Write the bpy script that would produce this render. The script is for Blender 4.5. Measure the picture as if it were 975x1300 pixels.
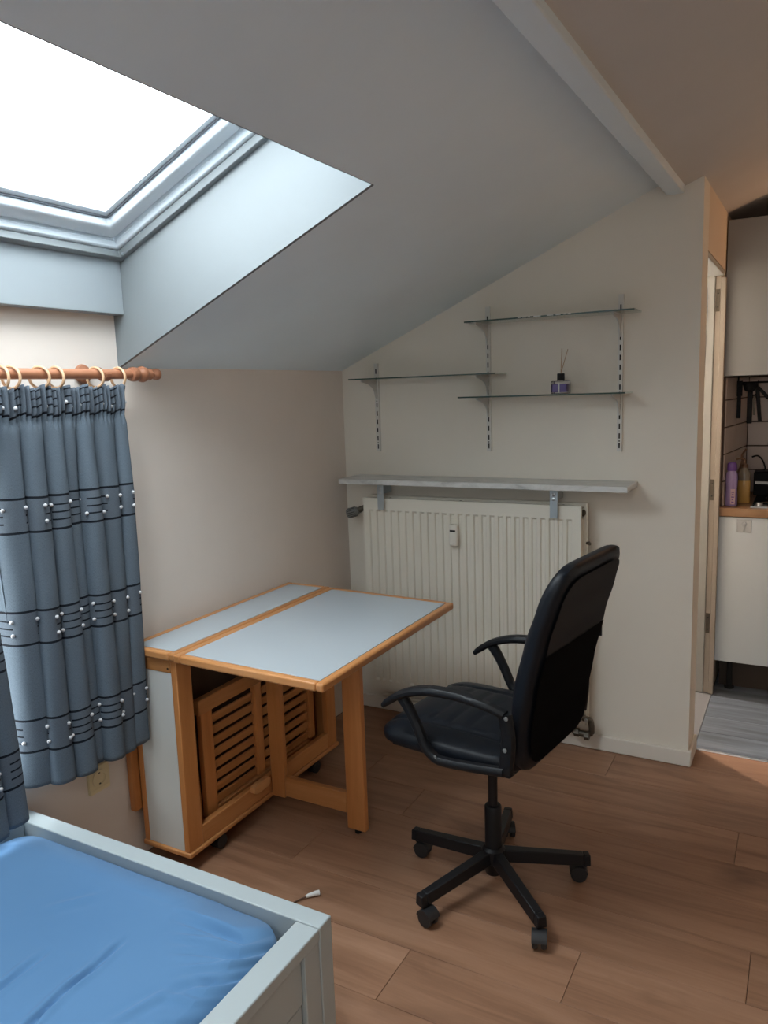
import bpy, bmesh, math, random
from mathutils import Vector, Matrix, noise

random.seed(4)
for o in list(bpy.data.objects):
    bpy.data.objects.remove(o)
SC = bpy.context.scene
COL = SC.collection
PI = math.pi

# ------------------------------------------------------------------ camera
cam_d = bpy.data.cameras.new('camera')
cam = bpy.data.objects.new('camera', cam_d)
COL.objects.link(cam)
cam_d.sensor_fit = 'VERTICAL'
cam_d.sensor_height = 36.0
cam_d.lens = 978.045 / 1300 * 36.0
cam_d.clip_start = 0.02
RT = Vector((0.87644479, 0.48031690, -0.03376692))
DN = Vector((0.04472146, -0.15102803, -0.98751735))
FW = Vector((-0.47942102, 0.86399433, -0.15384820))
mc = Matrix.Identity(4)
for i in range(3):
    mc[i][0], mc[i][1], mc[i][2] = RT[i], -DN[i], -FW[i]
mc[2][3] = 1.535
cam.matrix_world = mc
SC.camera = cam

# ------------------------------------------------------------------ view, world, lights
SC.view_settings.view_transform = 'Standard'
SC.view_settings.look = 'None'
SC.view_settings.gamma = 1.0
SC.view_settings.use_curve_mapping = False
SC.view_settings.exposure = 0.95

SKY_STRENGTH = 7.0
w = bpy.data.worlds.new('overcast_sky')
SC.world = w
w.use_nodes = True
wn = w.node_tree
bg = wn.nodes['Background']
bg.inputs['Color'].default_value = (0.86, 0.95, 1.0, 1)
bg.inputs['Strength'].default_value = SKY_STRENGTH
# even cloud cover over the horizon, roofs and streets below it
_tc = wn.nodes.new('ShaderNodeTexCoord')
_sp = wn.nodes.new('ShaderNodeSeparateXYZ')
_rm = wn.nodes.new('ShaderNodeValToRGB')
_rm.color_ramp.elements[0].position = 0.49
_rm.color_ramp.elements[0].color = (0.22, 0.215, 0.20, 1)
_rm.color_ramp.elements[1].position = 0.52
_rm.color_ramp.elements[1].color = (0.86, 0.95, 1.0, 1)
_ma = wn.nodes.new('ShaderNodeMath')
_ma.operation = 'MULTIPLY_ADD'
_ma.inputs[1].default_value = 0.5
_ma.inputs[2].default_value = 0.5
wn.links.new(_tc.outputs['Generated'], _sp.inputs[0])
wn.links.new(_sp.outputs[2], _ma.inputs[0])
wn.links.new(_ma.outputs[0], _rm.inputs[0])
wn.links.new(_rm.outputs[0], bg.inputs['Color'])

KNEE = (-1.936, 1.639)          # knee wall top: x, z
SLOPE = 0.436
ALPHA = math.atan(SLOPE)
CA, SA = math.cos(ALPHA), math.sin(ALPHA)
SDIR = Vector((CA, 0, SA))
NDIR = Vector((-SA, 0, CA))


def roof(s, n, y):
    """a point s up the roof slope and n out of it, from the top of the knee wall"""
    return Vector((KNEE[0], 0, KNEE[1])) + SDIR * s + NDIR * n + Vector((0, y, 0))


def area(name, size, loc, rot_m, energy, color=(1, 1, 1), portal=False):
    d = bpy.data.lights.new(name, 'AREA')
    d.shape = 'RECTANGLE'
    d.size, d.size_y = size
    d.energy = energy
    d.color = color
    if portal:
        d.cycles.is_portal = True
    o = bpy.data.objects.new(name, d)
    COL.objects.link(o)
    m = rot_m.to_4x4()
    m.translation = loc
    o.matrix_world = m
    return o


def frame_z(zaxis, xaxis):
    """rotation whose local Z is zaxis (a light shines along -Z)"""
    z = zaxis.normalized()
    x = (xaxis - z * xaxis.dot(z)).normalized()
    y = z.cross(x)
    m = Matrix.Identity(3)
    for i in range(3):
        m[i][0], m[i][1], m[i][2] = x[i], y[i], z[i]
    return m


SKY_Y = (0.56, 1.78)            # roof window, clear opening along the wall
SKY_S = (0.18, 1.16)
area('portal_roof_window', (SKY_S[1] - SKY_S[0], SKY_Y[1] - SKY_Y[0]), roof(0.67, 0.46, 1.17), frame_z(NDIR, SDIR), 1, portal=True)
area('portal_low_window', (1.2, 0.98), Vector((-2.07, 0.85, 1.0)), frame_z(Vector((-1, 0, 0)), Vector((0, 1, 0))), 1, portal=True)
SKY2_Y = (-1.02, -0.08)  # extent of a rear roof window added to lift the daylight
area('portal_added_roof_window', (SKY_S[1] - SKY_S[0], SKY2_Y[1] - SKY2_Y[0]), roof(0.67, 0.46, -0.55), frame_z(NDIR, SDIR), 1, portal=True)

area('portal_added_gable_window', (0.55, 0.6), Vector((0.075, -1.36, 1.65)), frame_z(Vector((0, -1, 0)), Vector((1, 0, 0))), 1, portal=True)  # sky light through the added gable window


def lamp(name, loc, energy, color, radius):
    d = bpy.data.lights.new(name, 'POINT')
    d.energy = energy
    d.color = color
    d.shadow_soft_size = radius
    o = bpy.data.objects.new(name, d)
    COL.objects.link(o)
    o.location = loc
    return o


lamp('added_fill_light', (-0.25, -0.55, 2.12), 9.0, (1.0, 0.97, 0.93), 0.16)  # added fill light behind the viewer, evens out the room
lamp('kitchen_ceiling_lamp', (0.42, 3.975, 2.14), 3.7, (1.0, 0.50, 0.22), 0.02)
lamp('bathroom_lamp', (-1.28, 4.03, 1.95), 68.0, (1.0, 0.86, 0.74), 0.03)


# ------------------------------------------------------------------ materials
def mat(name, color, rough=0.5, metal=0.0, spec=0.5):
    m = bpy.data.materials.new(name)
    m.use_nodes = True
    b = m.node_tree.nodes['Principled BSDF']
    b.inputs['Base Color'].default_value = (*color, 1)
    b.inputs['Roughness'].default_value = rough
    b.inputs['Metallic'].default_value = metal
    b.inputs['Specular IOR Level'].default_value = spec
    return m


class N:
    """short hand for building node trees"""

    def __init__(self, m):
        self.t = m.node_tree
        self.b = self.t.nodes['Principled BSDF']

    def node(self, kind, **kw):
        n = self.t.nodes.new(kind)
        for k, v in kw.items():
            setattr(n, k, v)
        return n

    def link(self, a, b):
        self.t.links.new(a, b)

    def coords(self, scale=(1, 1, 1), kind='Object', offset_random=False):
        tc = self.node('ShaderNodeTexCoord')
        mp = self.node('ShaderNodeMapping')
        mp.inputs['Scale'].default_value = scale
        self.link(tc.outputs[kind], mp.inputs['Vector'])
        if offset_random:
            oi = self.node('ShaderNodeObjectInfo')
            mul = self.node('ShaderNodeVectorMath', operation='SCALE')
            comb = self.node('ShaderNodeCombineXYZ')
            self.link(oi.outputs['Random'], comb.inputs[0])
            self.link(oi.outputs['Random'], comb.inputs[1])
            self.link(oi.outputs['Random'], comb.inputs[2])
            self.link(comb.outputs[0], mul.inputs[0])
            mul.inputs['Scale'].default_value = 37.0
            self.link(mul.outputs[0], mp.inputs['Location'])
        return mp.outputs['Vector']

    def noise(self, vec, scale, detail=3, rough=0.5, dist=0.0):
        n = self.node('ShaderNodeTexNoise')
        n.inputs['Scale'].default_value = scale
        n.inputs['Detail'].default_value = detail
        n.inputs['Roughness'].default_value = rough
        n.inputs['Distortion'].default_value = dist
        self.link(vec, n.inputs['Vector'])
        return n.outputs['Fac']

    def ramp(self, fac, stops):
        r = self.node('ShaderNodeValToRGB')
        e = r.color_ramp.elements
        while len(e) < len(stops):
            e.new(0.5)
        for el, (p, c) in zip(e, stops):
            el.position = p
            el.color = (*c, 1) if len(c) == 3 else c
        self.link(fac, r.inputs['Fac'])
        return r.outputs['Color']

    def mix(self, fac, a, b, blend='MIX'):
        n = self.node('ShaderNodeMix', data_type='RGBA', blend_type=blend)
        for s, v in (('Factor', fac), ('A', a), ('B', b)):
            i = [q for q in n.inputs if q.name == s and (q.type == ('VALUE' if s == 'Factor' else 'RGBA'))][0]
            if hasattr(v, 'is_linked'):
                self.link(v, i)
            elif s == 'Factor':
                i.default_value = v
            else:
                i.default_value = (*v, 1)
        return [q for q in n.outputs if q.type == 'RGBA'][0]

    def math(self, op, a, b=0.0):
        n = self.node('ShaderNodeMath', operation=op)
        for i, v in enumerate((a, b)):
            if hasattr(v, 'is_linked'):
                self.link(v, n.inputs[i])
            else:
                n.inputs[i].default_value = v
        return n.outputs[0]

    def bump(self, h, strength, dist=0.001):
        n = self.node('ShaderNodeBump')
        n.inputs['Strength'].default_value = strength
        n.inputs['Distance'].default_value = dist
        self.link(h, n.inputs['Height'])
        self.link(n.outputs['Normal'], self.b.inputs['Normal'])

    def color(self, c):
        self.link(c, self.b.inputs['Base Color'])


def paint(name, color, var=0.05, rough=0.75, bump=0.25, scale=260.0, stretch=(1, 1, 1), dist=0.0008):
    m = mat(name, color, rough, spec=0.3)
    n = N(m)
    v = n.coords()
    f = n.noise(v, 1.7, 4, 0.6)
    lo = tuple(c * (1 - var) for c in color)
    hi = tuple(min(1, c * (1 + var)) for c in color)
    n.color(n.ramp(f, [(0.3, lo), (0.7, hi)]))
    h = n.noise(n.coords(stretch), scale, 2, 0.6)
    n.bump(h, bump, dist)
    return m


def wood(name, dark, mid, light, scale=1.0, axis='X', rough=0.42, coat=0.0, knots=False, offset=True):
    m = mat(name, mid, rough, spec=0.4)
    n = N(m)
    st = {'X': (0.7, 9, 9), 'Y': (9, 0.7, 9), 'Z': (9, 9, 0.7)}[axis]
    st = tuple(s * scale for s in st)
    v = n.coords(st, offset_random=offset)
    f1 = n.noise(v, 2.2, 5, 0.62, 0.6)
    f2 = n.noise(n.coords(tuple(s * 5 for s in st), offset_random=offset), 3.0, 3, 0.6, 0.2)
    c = n.ramp(f1, [(0.28, dark), (0.5, mid), (0.74, light)])
    c = n.mix(n.math('MULTIPLY', f2, 0.32), c, tuple(d * 0.72 for d in dark))
    if knots:
        k = n.noise(n.coords((1.6, 5.0, 1), offset_random=offset), 1.25, 4, 0.55, 0.8)
        c = n.mix(n.ramp(k, [(0.58, (0, 0, 0)), (0.80, (0.7, 0.7, 0.7))]), c, tuple(d * 0.62 for d in dark))
    oi = n.node('ShaderNodeObjectInfo')
    r = n.math('ADD', n.math('MULTIPLY', oi.outputs['Random'], 0.16), 0.92)
    cm = n.node('ShaderNodeCombineXYZ')
    for i in range(3):
        n.link(r, cm.inputs[i])
    c = n.mix(1.0, c, cm.outputs[0], 'MULTIPLY')
    n.color(c)
    n.bump(f2, 0.12, 0.0006)
    if coat:
        n.b.inputs['Coat Weight'].default_value = coat
        n.b.inputs['Coat Roughness'].default_value = 0.25
    return m


def clear_glass(name, tint=(1, 1, 1), gloss=0.07, rough=0.0):
    """thin pane: lets light straight through, with a faint mirror on top"""
    m = bpy.data.materials.new(name)
    m.use_nodes = True
    t = m.node_tree
    t.nodes.remove(t.nodes['Principled BSDF'])
    out = [x for x in t.nodes if x.type == 'OUTPUT_MATERIAL'][0]
    tr = t.nodes.new('ShaderNodeBsdfTransparent')
    tr.inputs['Color'].default_value = (*tint, 1)
    gl = t.nodes.new('ShaderNodeBsdfGlossy')
    gl.inputs['Roughness'].default_value = rough
    fr = t.nodes.new('ShaderNodeFresnel')
    fr.inputs['IOR'].default_value = 1.45
    mx = t.nodes.new('ShaderNodeMixShader')
    t.links.new(fr.outputs[0], mx.inputs[0])
    t.links.new(tr.outputs[0], mx.inputs[1])
    t.links.new(gl.outputs[0], mx.inputs[2])
    t.links.new(mx.outputs[0], out.inputs['Surface'])
    return m


M = {}
M['wall'] = paint('cream_wall_paint', (0.755, 0.705, 0.62), 0.03, 0.8, 0.25, 220)
M['wall_left'] = paint('taupe_wallpaper', (0.74, 0.665, 0.60), 0.04, 0.8, 0.3, 150, (1, 0.35, 2.5))
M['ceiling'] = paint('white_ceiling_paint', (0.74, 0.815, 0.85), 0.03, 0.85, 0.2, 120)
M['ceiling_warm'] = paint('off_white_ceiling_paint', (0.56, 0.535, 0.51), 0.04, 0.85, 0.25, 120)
M['side_wall'] = paint('cream_wall_paint_hall', (0.66, 0.56, 0.45), 0.04, 0.8, 0.25, 220)
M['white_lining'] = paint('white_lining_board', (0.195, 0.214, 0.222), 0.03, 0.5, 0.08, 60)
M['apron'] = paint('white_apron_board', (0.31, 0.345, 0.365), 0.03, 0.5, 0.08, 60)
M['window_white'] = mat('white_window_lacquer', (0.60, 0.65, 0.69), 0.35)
M['gasket'] = mat('grey_gasket_rubber', (0.16, 0.17, 0.19), 0.6)
M['skirting'] = paint('white_skirting_paint', (0.72, 0.67, 0.60), 0.06, 0.6, 0.1, 60)
M['floor_base'] = mat('dark_underlay', (0.05, 0.03, 0.02), 0.9)
M['plank'] = wood('oak_laminate', (0.225, 0.112, 0.064), (0.35, 0.188, 0.111), (0.43, 0.243, 0.152), 0.9, 'X', 0.42, knots=True)
M['grey_plank'] = wood('grey_vinyl_plank', (0.08, 0.092, 0.108), (0.155, 0.18, 0.215), (0.26, 0.295, 0.34), 1.0, 'X', 0.4)
M['beech'] = wood('varnished_beech', (0.48, 0.180, 0.054), (0.57, 0.235, 0.075), (0.64, 0.28, 0.10), 1.0, 'Z', 0.35)
M['beech_y'] = wood('varnished_beech_edge', (0.45, 0.180, 0.058), (0.55, 0.245, 0.085), (0.63, 0.30, 0.12), 1.0, 'Y', 0.35)
M['beech_x'] = wood('varnished_beech_edge_across', (0.45, 0.180, 0.058), (0.55, 0.245, 0.085), (0.63, 0.30, 0.12), 1.0, 'X', 0.35)
M['laminate'] = mat('white_laminate', (0.44, 0.49, 0.525), 0.22)
M['panel_white'] = paint('worn_white_panel', (0.62, 0.62, 0.59), 0.05, 0.45, 0.05, 30)
M['rod_wood'] = wood('red_brown_rod_wood', (0.26, 0.10, 0.05), (0.36, 0.15, 0.08), (0.45, 0.21, 0.12), 1.0, 'Y', 0.35)
M['ring_wood'] = wood('pale_ring_wood', (0.60, 0.36, 0.20), (0.70, 0.45, 0.27), (0.76, 0.52, 0.33), 2.0, 'Y', 0.4)
M['black_leather'] = mat('black_faux_leather', (0.005, 0.007, 0.011), 0.46, spec=0.25)
M['black_plastic'] = mat('black_plastic', (0.006, 0.007, 0.009), 0.48, spec=0.3)
M['black_metal'] = mat('black_powder_coat', (0.008, 0.008, 0.010), 0.45, spec=0.35)
M['black_fabric'] = mat('black_mesh_fabric', (0.008, 0.008, 0.009), 0.95, spec=0.1)
M['grey_vinyl'] = mat('charcoal_vinyl', (0.030, 0.030, 0.034), 0.55)
M['caster'] = mat('caster_plastic', (0.016, 0.016, 0.018), 0.5)
M['steel'] = mat('brushed_steel', (0.50, 0.52, 0.53), 0.35, 1.0)
M['zinc'] = mat('zinc_plate', (0.42, 0.47, 0.50), 0.42, 0.8)
M['grey_head'] = mat('grey_valve_plastic', (0.16, 0.165, 0.16), 0.5)
M['brass'] = mat('tarnished_brass', (0.10, 0.085, 0.065), 0.5, 0.6)
M['radiator'] = mat('cream_radiator_enamel', (0.74, 0.71, 0.62), 0.38)
M['meter'] = mat('meter_plastic', (0.72, 0.69, 0.62), 0.45)
M['lcd'] = mat('dark_display', (0.02, 0.02, 0.02), 0.2)
M['rail'] = mat('grey_white_rail', (0.66, 0.64, 0.60), 0.4)
M['slot'] = mat('slot_black', (0.01, 0.01, 0.01), 0.9)
M['bracket'] = mat('grey_bracket_enamel', (0.52, 0.50, 0.47), 0.4)
M['bed_white'] = mat('white_bed_lacquer', (0.42, 0.475, 0.49), 0.42)
M['socket'] = mat('cream_socket_plastic', (0.74, 0.62, 0.38), 0.4)
M['socket_dark'] = mat('socket_well', (0.30, 0.26, 0.18), 0.5)
M['pearl'] = mat('white_pompom_yarn', (0.50, 0.50, 0.51), 0.9)
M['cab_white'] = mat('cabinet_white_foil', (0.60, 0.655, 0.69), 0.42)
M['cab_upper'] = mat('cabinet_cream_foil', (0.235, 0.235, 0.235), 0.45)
M['dark_side'] = mat('dark_side_and_shade', (0.05, 0.035, 0.025), 0.7)
M['worktop'] = wood('oak_worktop', (0.26, 0.14, 0.07), (0.36, 0.20, 0.10), (0.44, 0.27, 0.15), 1.2, 'X', 0.4)
M['tile'] = mat('beige_wall_tile', (0.46, 0.37, 0.32), 0.3)
M['grout'] = mat('brown_grout', (0.09, 0.06, 0.045), 0.9)
M['frame_white'] = paint('chipped_white_door_paint', (0.40, 0.405, 0.385), 0.05, 0.5, 0.2, 40)
M['frame_cream'] = paint('worn_cream_door_paint', (0.36, 0.315, 0.265), 0.07, 0.6, 0.2, 40)
M['hob'] = mat('black_hob_glass', (0.01, 0.01, 0.01), 0.08)
M['purple_cap'] = mat('purple_cap', (0.13, 0.05, 0.26), 0.35)
M['purple_soap'] = mat('lilac_detergent', (0.30, 0.22, 0.42), 0.15)
M['amber'] = mat('amber_soap', (0.55, 0.33, 0.10), 0.15)
M['clear_plastic'] = mat('smoky_plastic', (0.22, 0.18, 0.13), 0.2)
M['label_pink'] = mat('pink_bottle_label', (0.55, 0.38, 0.42), 0.5)
M['brown_plastic'] = mat('brown_plastic', (0.14, 0.07, 0.035), 0.45)
M['red_brown'] = mat('red_brown_cable', (0.10, 0.05, 0.03), 0.5)
M['white_plastic'] = mat('white_plastic', (0.78, 0.78, 0.76), 0.4)
M['utensil'] = mat('black_utensil_plastic', (0.004, 0.004, 0.005), 0.6, spec=0.2)
M['hook_clear'] = mat('clear_hook_plate', (0.50, 0.52, 0.53), 0.25)
M['pane'] = clear_glass('window_pane_glass')
M['shelf_glass'] = clear_glass('green_tinted_shelf_glass', (0.90, 0.955, 0.93))
M['shelf_edge'] = mat('green_glass_edge', (0.045, 0.085, 0.075), 0.12)
M['bottle_glass'] = clear_glass('bottle_glass', (0.93, 0.93, 0.96))
M['lavender'] = mat('lavender_oil', (0.16, 0.12, 0.34), 0.1)
M['reed'] = mat('reed_stick', (0.40, 0.25, 0.14), 0.7)


def marble():
    m = mat('grey_veined_marble', (0.6, 0.6, 0.58), 0.3)
    n = N(m)
    v = n.coords((2.2, 5, 5))
    f = n.noise(v, 2.5, 7, 0.65, 1.6)
    n.color(n.ramp(f, [(0.3, (0.30, 0.31, 0.31)), (0.46, (0.55, 0.55, 0.53)), (0.62, (0.66, 0.66, 0.64)), (0.8, (0.45, 0.46, 0.46))]))
    return m


M['marble'] = marble()


def sheet_mat():
    m = mat('blue_cotton_sheet', (0.12, 0.27, 0.56), 0.85, spec=0.2)
    n = N(m)
    f = n.noise(n.coords(), 3.0, 3)
    n.color(n.ramp(f, [(0.3, (0.092, 0.215, 0.405)), (0.7, (0.108, 0.238, 0.43))]))
    n.b.inputs['Sheen Weight'].default_value = 0.15
    h = n.noise(n.coords(), 700, 2)
    n.bump(h, 0.1, 0.0005)
    return m


M['sheet'] = sheet_mat()


def curtain_mat():
    """slate blue woven cloth with bands of black stripes; u = width of cloth in m, v = height above the hem in m"""
    m = mat('slate_blue_striped_cloth', (0.13, 0.165, 0.21), 0.85, spec=0.2)
    n = N(m)
    uv = n.node('ShaderNodeUVMap')
    uv.uv_map = 'cloth'
    sp = n.node('ShaderNodeSeparateXYZ')
    n.link(uv.outputs[0], sp.inputs[0])
    u, v = sp.outputs[0], sp.outputs[1]
    # band coordinate: distance from the band's middle line
    P = 0.315
    q = n.math('SUBTRACT', n.math('FRACT', n.math('DIVIDE', n.math('ADD', v, P / 2 - 0.155), P)), 0.5)
    q = n.math('ABSOLUTE', n.math('MULTIPLY', q, P))

    def line(at, half):
        return n.math('LESS_THAN', n.math('ABSOLUTE', n.math('SUBTRACT', q, at)), half)
    outer = line(0.047, 0.0032)
    mid = n.math('MAXIMUM', line(0.0, 0.0022), line(0.021, 0.0022))
    dash = n.math('LESS_THAN', n.math('FRACT', n.math('DIVIDE', u, 0.13)), 0.52)
    k = n.math('MAXIMUM', outer, n.math('MULTIPLY', mid, dash))
    inband = n.math('LESS_THAN', q, 0.047)
    wv = n.noise(n.coords((1, 1, 1), 'Generated'), 9.0, 3)
    thr = n.node('ShaderNodeTexNoise')
    thr.inputs['Scale'].default_value = 1.0
    thr.inputs['Detail'].default_value = 2
    mp = n.node('ShaderNodeMapping')
    mp.inputs['Scale'].default_value = (900, 220, 1)
    n.link(uv.outputs[0], mp.inputs['Vector'])
    n.link(mp.outputs[0], thr.inputs['Vector'])
    base = n.ramp(thr.outputs['Fac'], [(0.25, (0.075, 0.098, 0.125)), (0.75, (0.135, 0.168, 0.20))])
    base = n.mix(n.math('MULTIPLY', inband, 0.35), base, (0.09, 0.10, 0.12))
    n.color(n.mix(k, base, (0.006, 0.008, 0.013)))
    n.bump(thr.outputs['Fac'], 0.15, 0.0006)
    return m


M['curtain'] = curtain_mat()

# ------------------------------------------------------------------ object helpers
ROOT = {}          # object name -> world matrix of its root


def wm(o):
    return ROOT.get(o.name, Matrix.Identity(4))


def finish(o, bm_or_mesh):
    pass


def obj(name, bm, material, parent=None, bevel=0.0, seg=2, smooth=35, local=False, subsurf=0):
    """links the bmesh as ONE mesh object; vertices are in world space unless local"""
    me = bpy.data.meshes.new(name)
    if parent is not None and not local:
        bm.transform(wm(parent).inverted())
    bmesh.ops.recalc_face_normals(bm, faces=bm.faces[:])
    bm.to_mesh(me)
    bm.free()
    mats = material if isinstance(material, (list, tuple)) else [material]
    for x in mats:
        me.materials.append(x)
    if smooth:
        me.shade_smooth()
        me.set_sharp_from_angle(angle=math.radians(smooth))
    o = bpy.data.objects.new(name, me)
    COL.objects.link(o)
    if parent is not None:
        o.parent = parent
        ROOT[o.name] = wm(parent)
    if bevel:
        b = o.modifiers.new('bevel', 'BEVEL')
        b.width = bevel
        b.segments = seg
        b.limit_method = 'ANGLE'
        b.angle_limit = math.radians(40)
    if subsurf:
        s = o.modifiers.new('subsurf', 'SUBSURF')
        s.levels = s.render_levels = subsurf
    return o


def tag(o, label=None, cat=None, group=None, kind=None):
    if label:
        o['label'] = label
    if cat:
        o['category'] = cat
    if group:
        o['group'] = group
    if kind:
        o['kind'] = kind
    return o


def thing(name, label, cat, loc=(0, 0, 0), rotz=0.0, group=None, kind=None):
    o = bpy.data.objects.new(name, None)
    o.empty_display_size = 0.05
    COL.objects.link(o)
    o.location = loc
    o.rotation_euler = (0, 0, rotz)
    ROOT[o.name] = Matrix.Translation(loc) @ Matrix.Rotation(rotz, 4, 'Z')
    return tag(o, label, cat, group, kind)


def structure(name, bm, m, label=None, parent=None, **k):
    o = obj(name, bm, m, parent, **k)
    if parent is None:
        tag(o, label, 'room', kind='structure')
    return o


def nb():
    return bmesh.new()


def box(bm, x0, x1, y0, y1, z0, z1, mi=0):
    v = [bm.verts.new((x, y, z)) for x in (x0, x1) for y in (y0, y1) for z in (z0, z1)]
    for f in ((0, 1, 3, 2), (4, 6, 7, 5), (0, 4, 5, 1), (2, 3, 7, 6), (0, 2, 6, 4), (1, 5, 7, 3)):
        bm.faces.new([v[i] for i in f]).material_index = mi
    return bm


def bx(*a):
    return box(nb(), *a)


def hexa(bm, pts, mi=0):
    """8 points: 4 of one end loop, 4 of the other in the same order"""
    v = [bm.verts.new(p) for p in pts]
    for f in ((0, 1, 2, 3), (7, 6, 5, 4), (0, 4, 5, 1), (1, 5, 6, 2), (2, 6, 7, 3), (3, 7, 4, 0)):
        bm.faces.new([v[i] for i in f]).material_index = mi
    return bm


def prism(bm, poly, fn, a, b, mi=0):
    """2-D polygon swept from a to b; fn(p, q, t) -> point"""
    va = [bm.verts.new(fn(p, q, a)) for p, q in poly]
    vb = [bm.verts.new(fn(p, q, b)) for p, q in poly]
    n = len(poly)
    bm.faces.new(va).material_index = mi
    bm.faces.new(vb[::-1]).material_index = mi
    for i in range(n):
        bm.faces.new([va[i], vb[i], vb[(i + 1) % n], va[(i + 1) % n]]).material_index = mi
    return bm


def tube(bm, pts, r, seg=10, caps=True):
    pts = [Vector(p) for p in pts]
    rs = r if isinstance(r, (list, tuple)) else [r] * len(pts)
    rings = []
    prev = None
    for i, p in enumerate(pts):
        t = (pts[min(i + 1, len(pts) - 1)] - pts[max(i - 1, 0)]).normalized()
        if prev is None:
            ref = Vector((0, 0, 1)) if abs(t.z) < 0.9 else Vector((1, 0, 0))
            u = t.cross(ref).normalized()
        else:
            u = (prev - t * prev.dot(t)).normalized()
        prev = u
        v = t.cross(u)
        rings.append([bm.verts.new(p + (u * math.cos(k * 2 * PI / seg) + v * math.sin(k * 2 * PI / seg)) * rs[i]) for k in range(seg)])
    for a, b in zip(rings, rings[1:]):
        for k in range(seg):
            bm.faces.new((a[k], a[(k + 1) % seg], b[(k + 1) % seg], b[k]))
    if caps:
        bm.faces.new(rings[0][::-1])
        bm.faces.new(rings[-1])
    return bm


def lathe(bm, prof, origin, axis='Z', seg=24):
    """prof: list of (radius, along)"""
    o = Vector(origin)
    ax = {'X': (Vector((0, 1, 0)), Vector((0, 0, 1)), Vector((1, 0, 0))), 'Y': (Vector((0, 0, 1)), Vector((1, 0, 0)), Vector((0, 1, 0))),
          'Z': (Vector((1, 0, 0)), Vector((0, 1, 0)), Vector((0, 0, 1)))}[axis]
    rings = []
    for r, h in prof:
        if r < 1e-6:
            rings.append([bm.verts.new(o + ax[2] * h)])
        else:
            rings.append([bm.verts.new(o + ax[2] * h + (ax[0] * math.cos(k * 2 * PI / seg) + ax[1] * math.sin(k * 2 * PI / seg)) * r) for k in range(seg)])
    for a, b in zip(rings, rings[1:]):
        for k in range(seg):
            k2 = (k + 1) % seg
            if len(a) == 1 and len(b) == 1:
                continue
            if len(a) == 1:
                bm.faces.new((a[0], b[k2], b[k]))
            elif len(b) == 1:
                bm.faces.new((a[k], a[k2], b[0]))
            else:
                bm.faces.new((a[k], a[k2], b[k2], b[k]))
    if len(rings[0]) > 1:
        bm.faces.new(rings[0][::-1])
    if len(rings[-1]) > 1:
        bm.faces.new(rings[-1])
    return bm


def sweep(bm, pts, side, wd, th, round_=0.3):
    """flat bar: rounded rectangle section, wd along `side`, th across it"""
    pts = [Vector(p) for p in pts]
    side = Vector(side).normalized()
    wds = wd if isinstance(wd, (list, tuple)) else [wd] * len(pts)
    ths = th if isinstance(th, (list, tuple)) else [th] * len(pts)
    rings = []
    for i, p in enumerate(pts):
        t = (pts[min(i + 1, len(pts) - 1)] - pts[max(i - 1, 0)]).normalized()
        nn = t.cross(side).normalized()
        a, b = wds[i] / 2, ths[i] / 2
        c = min(a, b) * round_ * 2
        sec = [(-a + c, -b), (a - c, -b), (a, -b + c), (a, b - c), (a - c, b), (-a + c, b), (-a, b - c), (-a, -b + c)]
        rings.append([bm.verts.new(p + side * u + nn * v) for u, v in sec])
    for a, b in zip(rings, rings[1:]):
        for k in range(8):
            bm.faces.new((a[k], a[(k + 1) % 8], b[(k + 1) % 8], b[k]))
    bm.faces.new(rings[0][::-1])
    bm.faces.new(rings[-1])
    return bm


def spline(pts, n=8):
    """Catmull-Rom through the points"""
    P = [Vector(p) for p in pts]
    P = [P[0] * 2 - P[1]] + P + [P[-1] * 2 - P[-2]]
    out = []
    for i in range(1, len(P) - 2):
        for k in range(n):
            t = k / n
            a, b, c, d = P[i - 1:i + 3]
            out.append(0.5 * ((2 * b) + (c - a) * t + (2 * a - 5 * b + 4 * c - d) * t * t + (3 * b - a - 3 * c + d) * t ** 3))
    out.append(P[-2])
    return out


def cushion(fn, n=14, nt=5, corner=6.0, edge=4.0):
    """a pillow-like block: unit cube (p, q, r) with rounded outline in p,q and rounded rim in r; fn maps to space"""
    bm = nb()
    idx = {}

    def vert(i, j, k):
        key = (i, j, k)
        if key in idx:
            return idx[key]
        p, q, r = i / n * 2 - 1, j / n * 2 - 1, k / nt * 2 - 1
        mx = max(abs(p), abs(q))
        if mx > 0:
            s = mx / (abs(p) ** corner + abs(q) ** corner) ** (1 / corner)
            p, q = p * s, q * s
        rho = mx
        m2 = max(rho, abs(r))
        if m2 > 0:
            s2 = m2 / (rho ** edge + abs(r) ** edge) ** (1 / edge)
            p, q, r = p * s2, q * s2, r * s2
        idx[key] = bm.verts.new(fn(p, q, r))
        return idx[key]
    for i in range(n):
        for j in range(n):
            for k in (0, nt):
                f = [vert(i, j, k), vert(i + 1, j, k), vert(i + 1, j + 1, k), vert(i, j + 1, k)]
                bm.faces.new(f if k else f[::-1])
    for i in range(n):
        for k in range(nt):
            for e in (0, n):
                bm.faces.new([vert(i, e, k), vert(i + 1, e, k), vert(i + 1, e, k + 1), vert(i, e, k + 1)])
                bm.faces.new([vert(e, i, k), vert(e, i + 1, k), vert(e, i + 1, k + 1), vert(e, i, k + 1)])
    return bm


def dup(root, loc, rotz=0.0, label=None, group=None):
    r = root.copy()
    COL.objects.link(r)
    r.location = loc
    r.rotation_euler = (0, 0, rotz)
    if label:
        r['label'] = label
    if group:
        r['group'] = group
    for ch in list(root.children):
        c = ch.copy()
        COL.objects.link(c)
        c.parent = r
        for g in list(ch.children):
            d = g.copy()
            COL.objects.link(d)
            d.parent = c
    return r


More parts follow.
